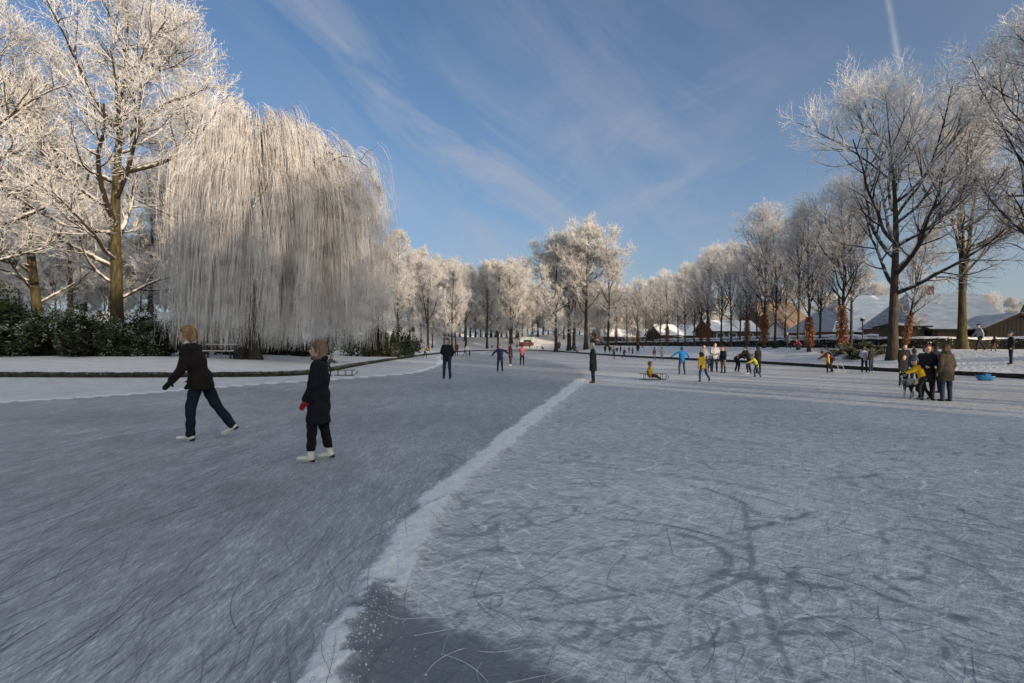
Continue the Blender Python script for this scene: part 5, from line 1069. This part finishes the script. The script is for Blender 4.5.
f(914.6, 349, 386, 'stand', 0, 'grey-green clad person between the small child and the black coats', (.045, .055, .06), (.02, .02, .03), ('hat', (.05, .065, .07)))
f(927, 343.8, 400, 'front', 160, 'red haired person in long black coat in the right group', BLK, BLK, ('hair', (.16, .045, .03)), coat=.32, feet='boot')
f(936, 342.8, 393, 'stand', 20, 'black hatted person behind the right group', BLK, BLK, ('hat', (.012, .012, .015)), coat=.36, feet='boot')
f(946, 343.6, 401.2, 'pockets', 10, 'person in khaki brown coat with green hood and jeans, rightmost of the group', (.055, .048, .035), JEAN, ('hair', (.10, .06, .035)), coat=.36, feet='boot', hood=(.06, .16, .03), wide=1.08)
f(923, 357.2, 400, 'push', 70, 'child in bright yellow jacket and striped hat holding on to a frame', (.70, .42, .02), BLK, ('hat', (.10, .12, .2)), gloves=BLK, child=True, feet='boot')
f(980, 323.5, 351, 'walk', 80, 'walker in grey jacket striding on the right bank before the shed', (.30, .29, .32), (.03, .025, .035), ('hat', (.02, .02, .03)), on='land', feet='boot')
f(994, 335.8, 352, 'walk', -95, 'small brown clad child walking behind the grey jacket on the bank', (.05, .025, .02), (.12, .06, .05), ('hair', (.03, .02, .015)), on='land', feet='boot', child=True)
f(1011, 331.5, 364, 'pockets', 60, 'man in black jacket and blue hat standing on the right bank', (.012, .012, .015), (.015, .022, .04), ('hat', (.06, .10, .15)), on='land', feet='boot', wide=1.1)
# ------------------------------------------------------------------ dogs, sledges
def dog(loc, yaw, L, label, c1, c2):
    F = Field((-.35, -.75, 0), (.35, .75, .95), .03)
    F.cap((0, -.3, .50), (0, .22, .52), .12, .16, .05); F.cap((0, .22, .54), (0, .42, .72), .09, .075, .04); F.ell((0, .47, .76), (.08, .11, .085), k=.03); F.cap((0, .52, .74), (0, .64, .71), .05, .034, .02)
    for s in (-1, 1):
        F.cap((s * .05, .44, .82), (s * .075, .42, .90), .03, .012, .01); F.cap((s * .09, .24, .45), (s * .09, .20, .24), .055, .035, .03); F.cap((s * .09, .20, .24), (s * .09, .24, .03), .033, .03, .02)
        F.cap((s * .09, -.28, .46), (s * .09, -.20, .27), .085, .05, .03); F.cap((s * .09, -.20, .27), (s * .09, -.36, .16), .045, .03, .02); F.cap((s * .09, -.36, .16), (s * .09, -.32, .03), .03, .032, .02)
    F.cap((0, -.38, .55), (0, -.62, .70), .045, .02, .03)
    V, Q = F.mesh(); o = obj('dog', mesh('dog', V * L, Q, noisy('dog coat', c1, c2, 3.5, .85, lo=.45, hi=.55)), None, loc, R_(yaw)); tag(o, label, 'dog')
    return o
x, y, z = hit(775, 349); dog((x, y, z), 100, 1.05, 'black dog standing on the snowy bank left of the grey walker', (.01, .01, .01), (.03, .025, .02))
x, y = gp(911, 398.5); dog((x, y, .012), 120, .95, 'black and white dog beside the child in bright yellow', (.012, .012, .012), (.5, .48, .45))
M_sl = noisy('sledge wood', (.12, .07, .035), (.22, .14, .07), 6, .7); M_run = noisy('sledge runner', (.05, .045, .045), (.12, .11, .10), 6, .5)
def sledge(loc, yaw, label, L=1.0):
    o = empty('sledge', loc, R_(yaw)); 
    for s in (-1, 1):
        m_ = MB(); m_.tube([(s * .17, -.5 * L, .02), (s * .17, .42 * L, .02), (s * .17, .55 * L, .10), (s * .17, .58 * L, .22)], .014, 6); r_ = m_.build('runner', M_run, o, True)
        for y_ in (-.33, .02, .33): m_ = MB(); m_.tube([(s * .17, y_ * L, .02), (s * .15, y_ * L, .25)], .013, 5); m_.build('strut', M_run, r_, True)
    for k in range(5): m_ = MB(); m_.box((-.16 + k * .08, 0, .27), (.06, 1.0 * L, .02)); m_.build('slat', M_sl, o)
    m_ = MB(); m_.box((0, .33 * L, .25), (.36, .05, .02)); m_.box((0, -.33 * L, .25), (.36, .05, .02)); m_.build('crossbar', M_sl, o)
    tag(o, label, 'sledge')
x, y = gp(653, 380); sledge((x, y, .014), -90, 'low wooden sledge carrying the child in yellow', 1.2)
f(0, 0, 26, dict(lean=-4, arms=[((-20, 14), (10, 4)), ((-16, 14), (14, 4))], legs=[((84, 6), (52, 3)), ((76, 8), (58, 3))]), -90, 'child in yellow jacket sitting on a wooden sledge with legs stretched out', (.60, .40, .03), BLK, ('hair', (.13, .06, .03)), on='at', d=(x - .12, y, .014), H=1.33, res=.03, child=True, feet='boot', z_off=-.09)
x, y = gp(345, 376); sledge((x, y, .02), -80, 'wooden sledge on the snow right of the girl in the navy coat', 1.0)
def frame_aid(loc, yaw, label, s_=1):
    o = empty('skating_frame', loc, R_(yaw), s_); M_f = noisy('pale metal', (.4, .42, .45), (.6, .62, .65), 6, .4)
    for s in (-1, 1): m_ = MB(); m_.tube([(s * .22, -.25, .02), (s * .22, .3, .02), (s * .22, .1, .4), (s * .22, -.12, .78)], .016, 6); m_.build('side_frame', M_f, o, True)
    m_ = MB(); m_.tube([(-.22, -.12, .78), (.22, -.12, .78)], .018, 6); m_.build('handle_bar', M_f, o, True); m_ = MB(); m_.tube([(-.22, .1, .4), (.22, .1, .4)], .014, 6); m_.build('crossbar', M_f, o, True)
    tag(o, label, 'skating aid')
x, y = gp(838.5, 372.5); frame_aid((x, y, .012), -80, 'pale metal skating frame beside the hugging pair in yellow and red', 1.0)
def blue_sled():
    x, y = gp(985, 381); o = empty('plastic_sled', (x, y, .03), R_(70)); M_b = noisy('blue plastic', (.02, .13, .32), (.04, .2, .42), 4, .4)
    n = 20; prof = []
    for (w, l, z) in [(.0, .0, .06), (.24, .42, .05), (.30, .52, .10), (.34, .58, .26), (.38, .62, .27), (.38, .62, .24), (.34, .58, .20), (.29, .5, .03), (.22, .40, .0), (0, 0, 0)]:
        a = np.arange(n) / n * 2 * np.pi; cx = np.sign(np.cos(a)) * np.abs(np.cos(a)) ** .6 * w; cy = np.sign(np.sin(a)) * np.abs(np.sin(a)) ** .6 * l; prof.append(np.stack([cx, cy, z + .12 * np.maximum(cy, 0) * (z > .02)], 1))
    V = np.concatenate(prof); K = len(prof); a = np.arange(K - 1)[:, None] * n + np.arange(n)[None]; b = np.arange(K - 1)[:, None] * n + (np.arange(n)[None] + 1) % n; F = np.stack([a, b, b + n, a + n], -1).reshape(-1, 4)
    obj('shell', mesh('sled shell', V, F, M_b), o); m_ = MB(); m_.box((0, -.1, .30), (.62, .34, .20)); m_.build('seat_block', M_b, o); o.scale = (.62, .62, .8)
    tag(o, 'bright blue plastic sled with raised seat at the right bank edge', 'sled')
blue_sled()
print('SCENE DONE', len(bpy.data.objects))
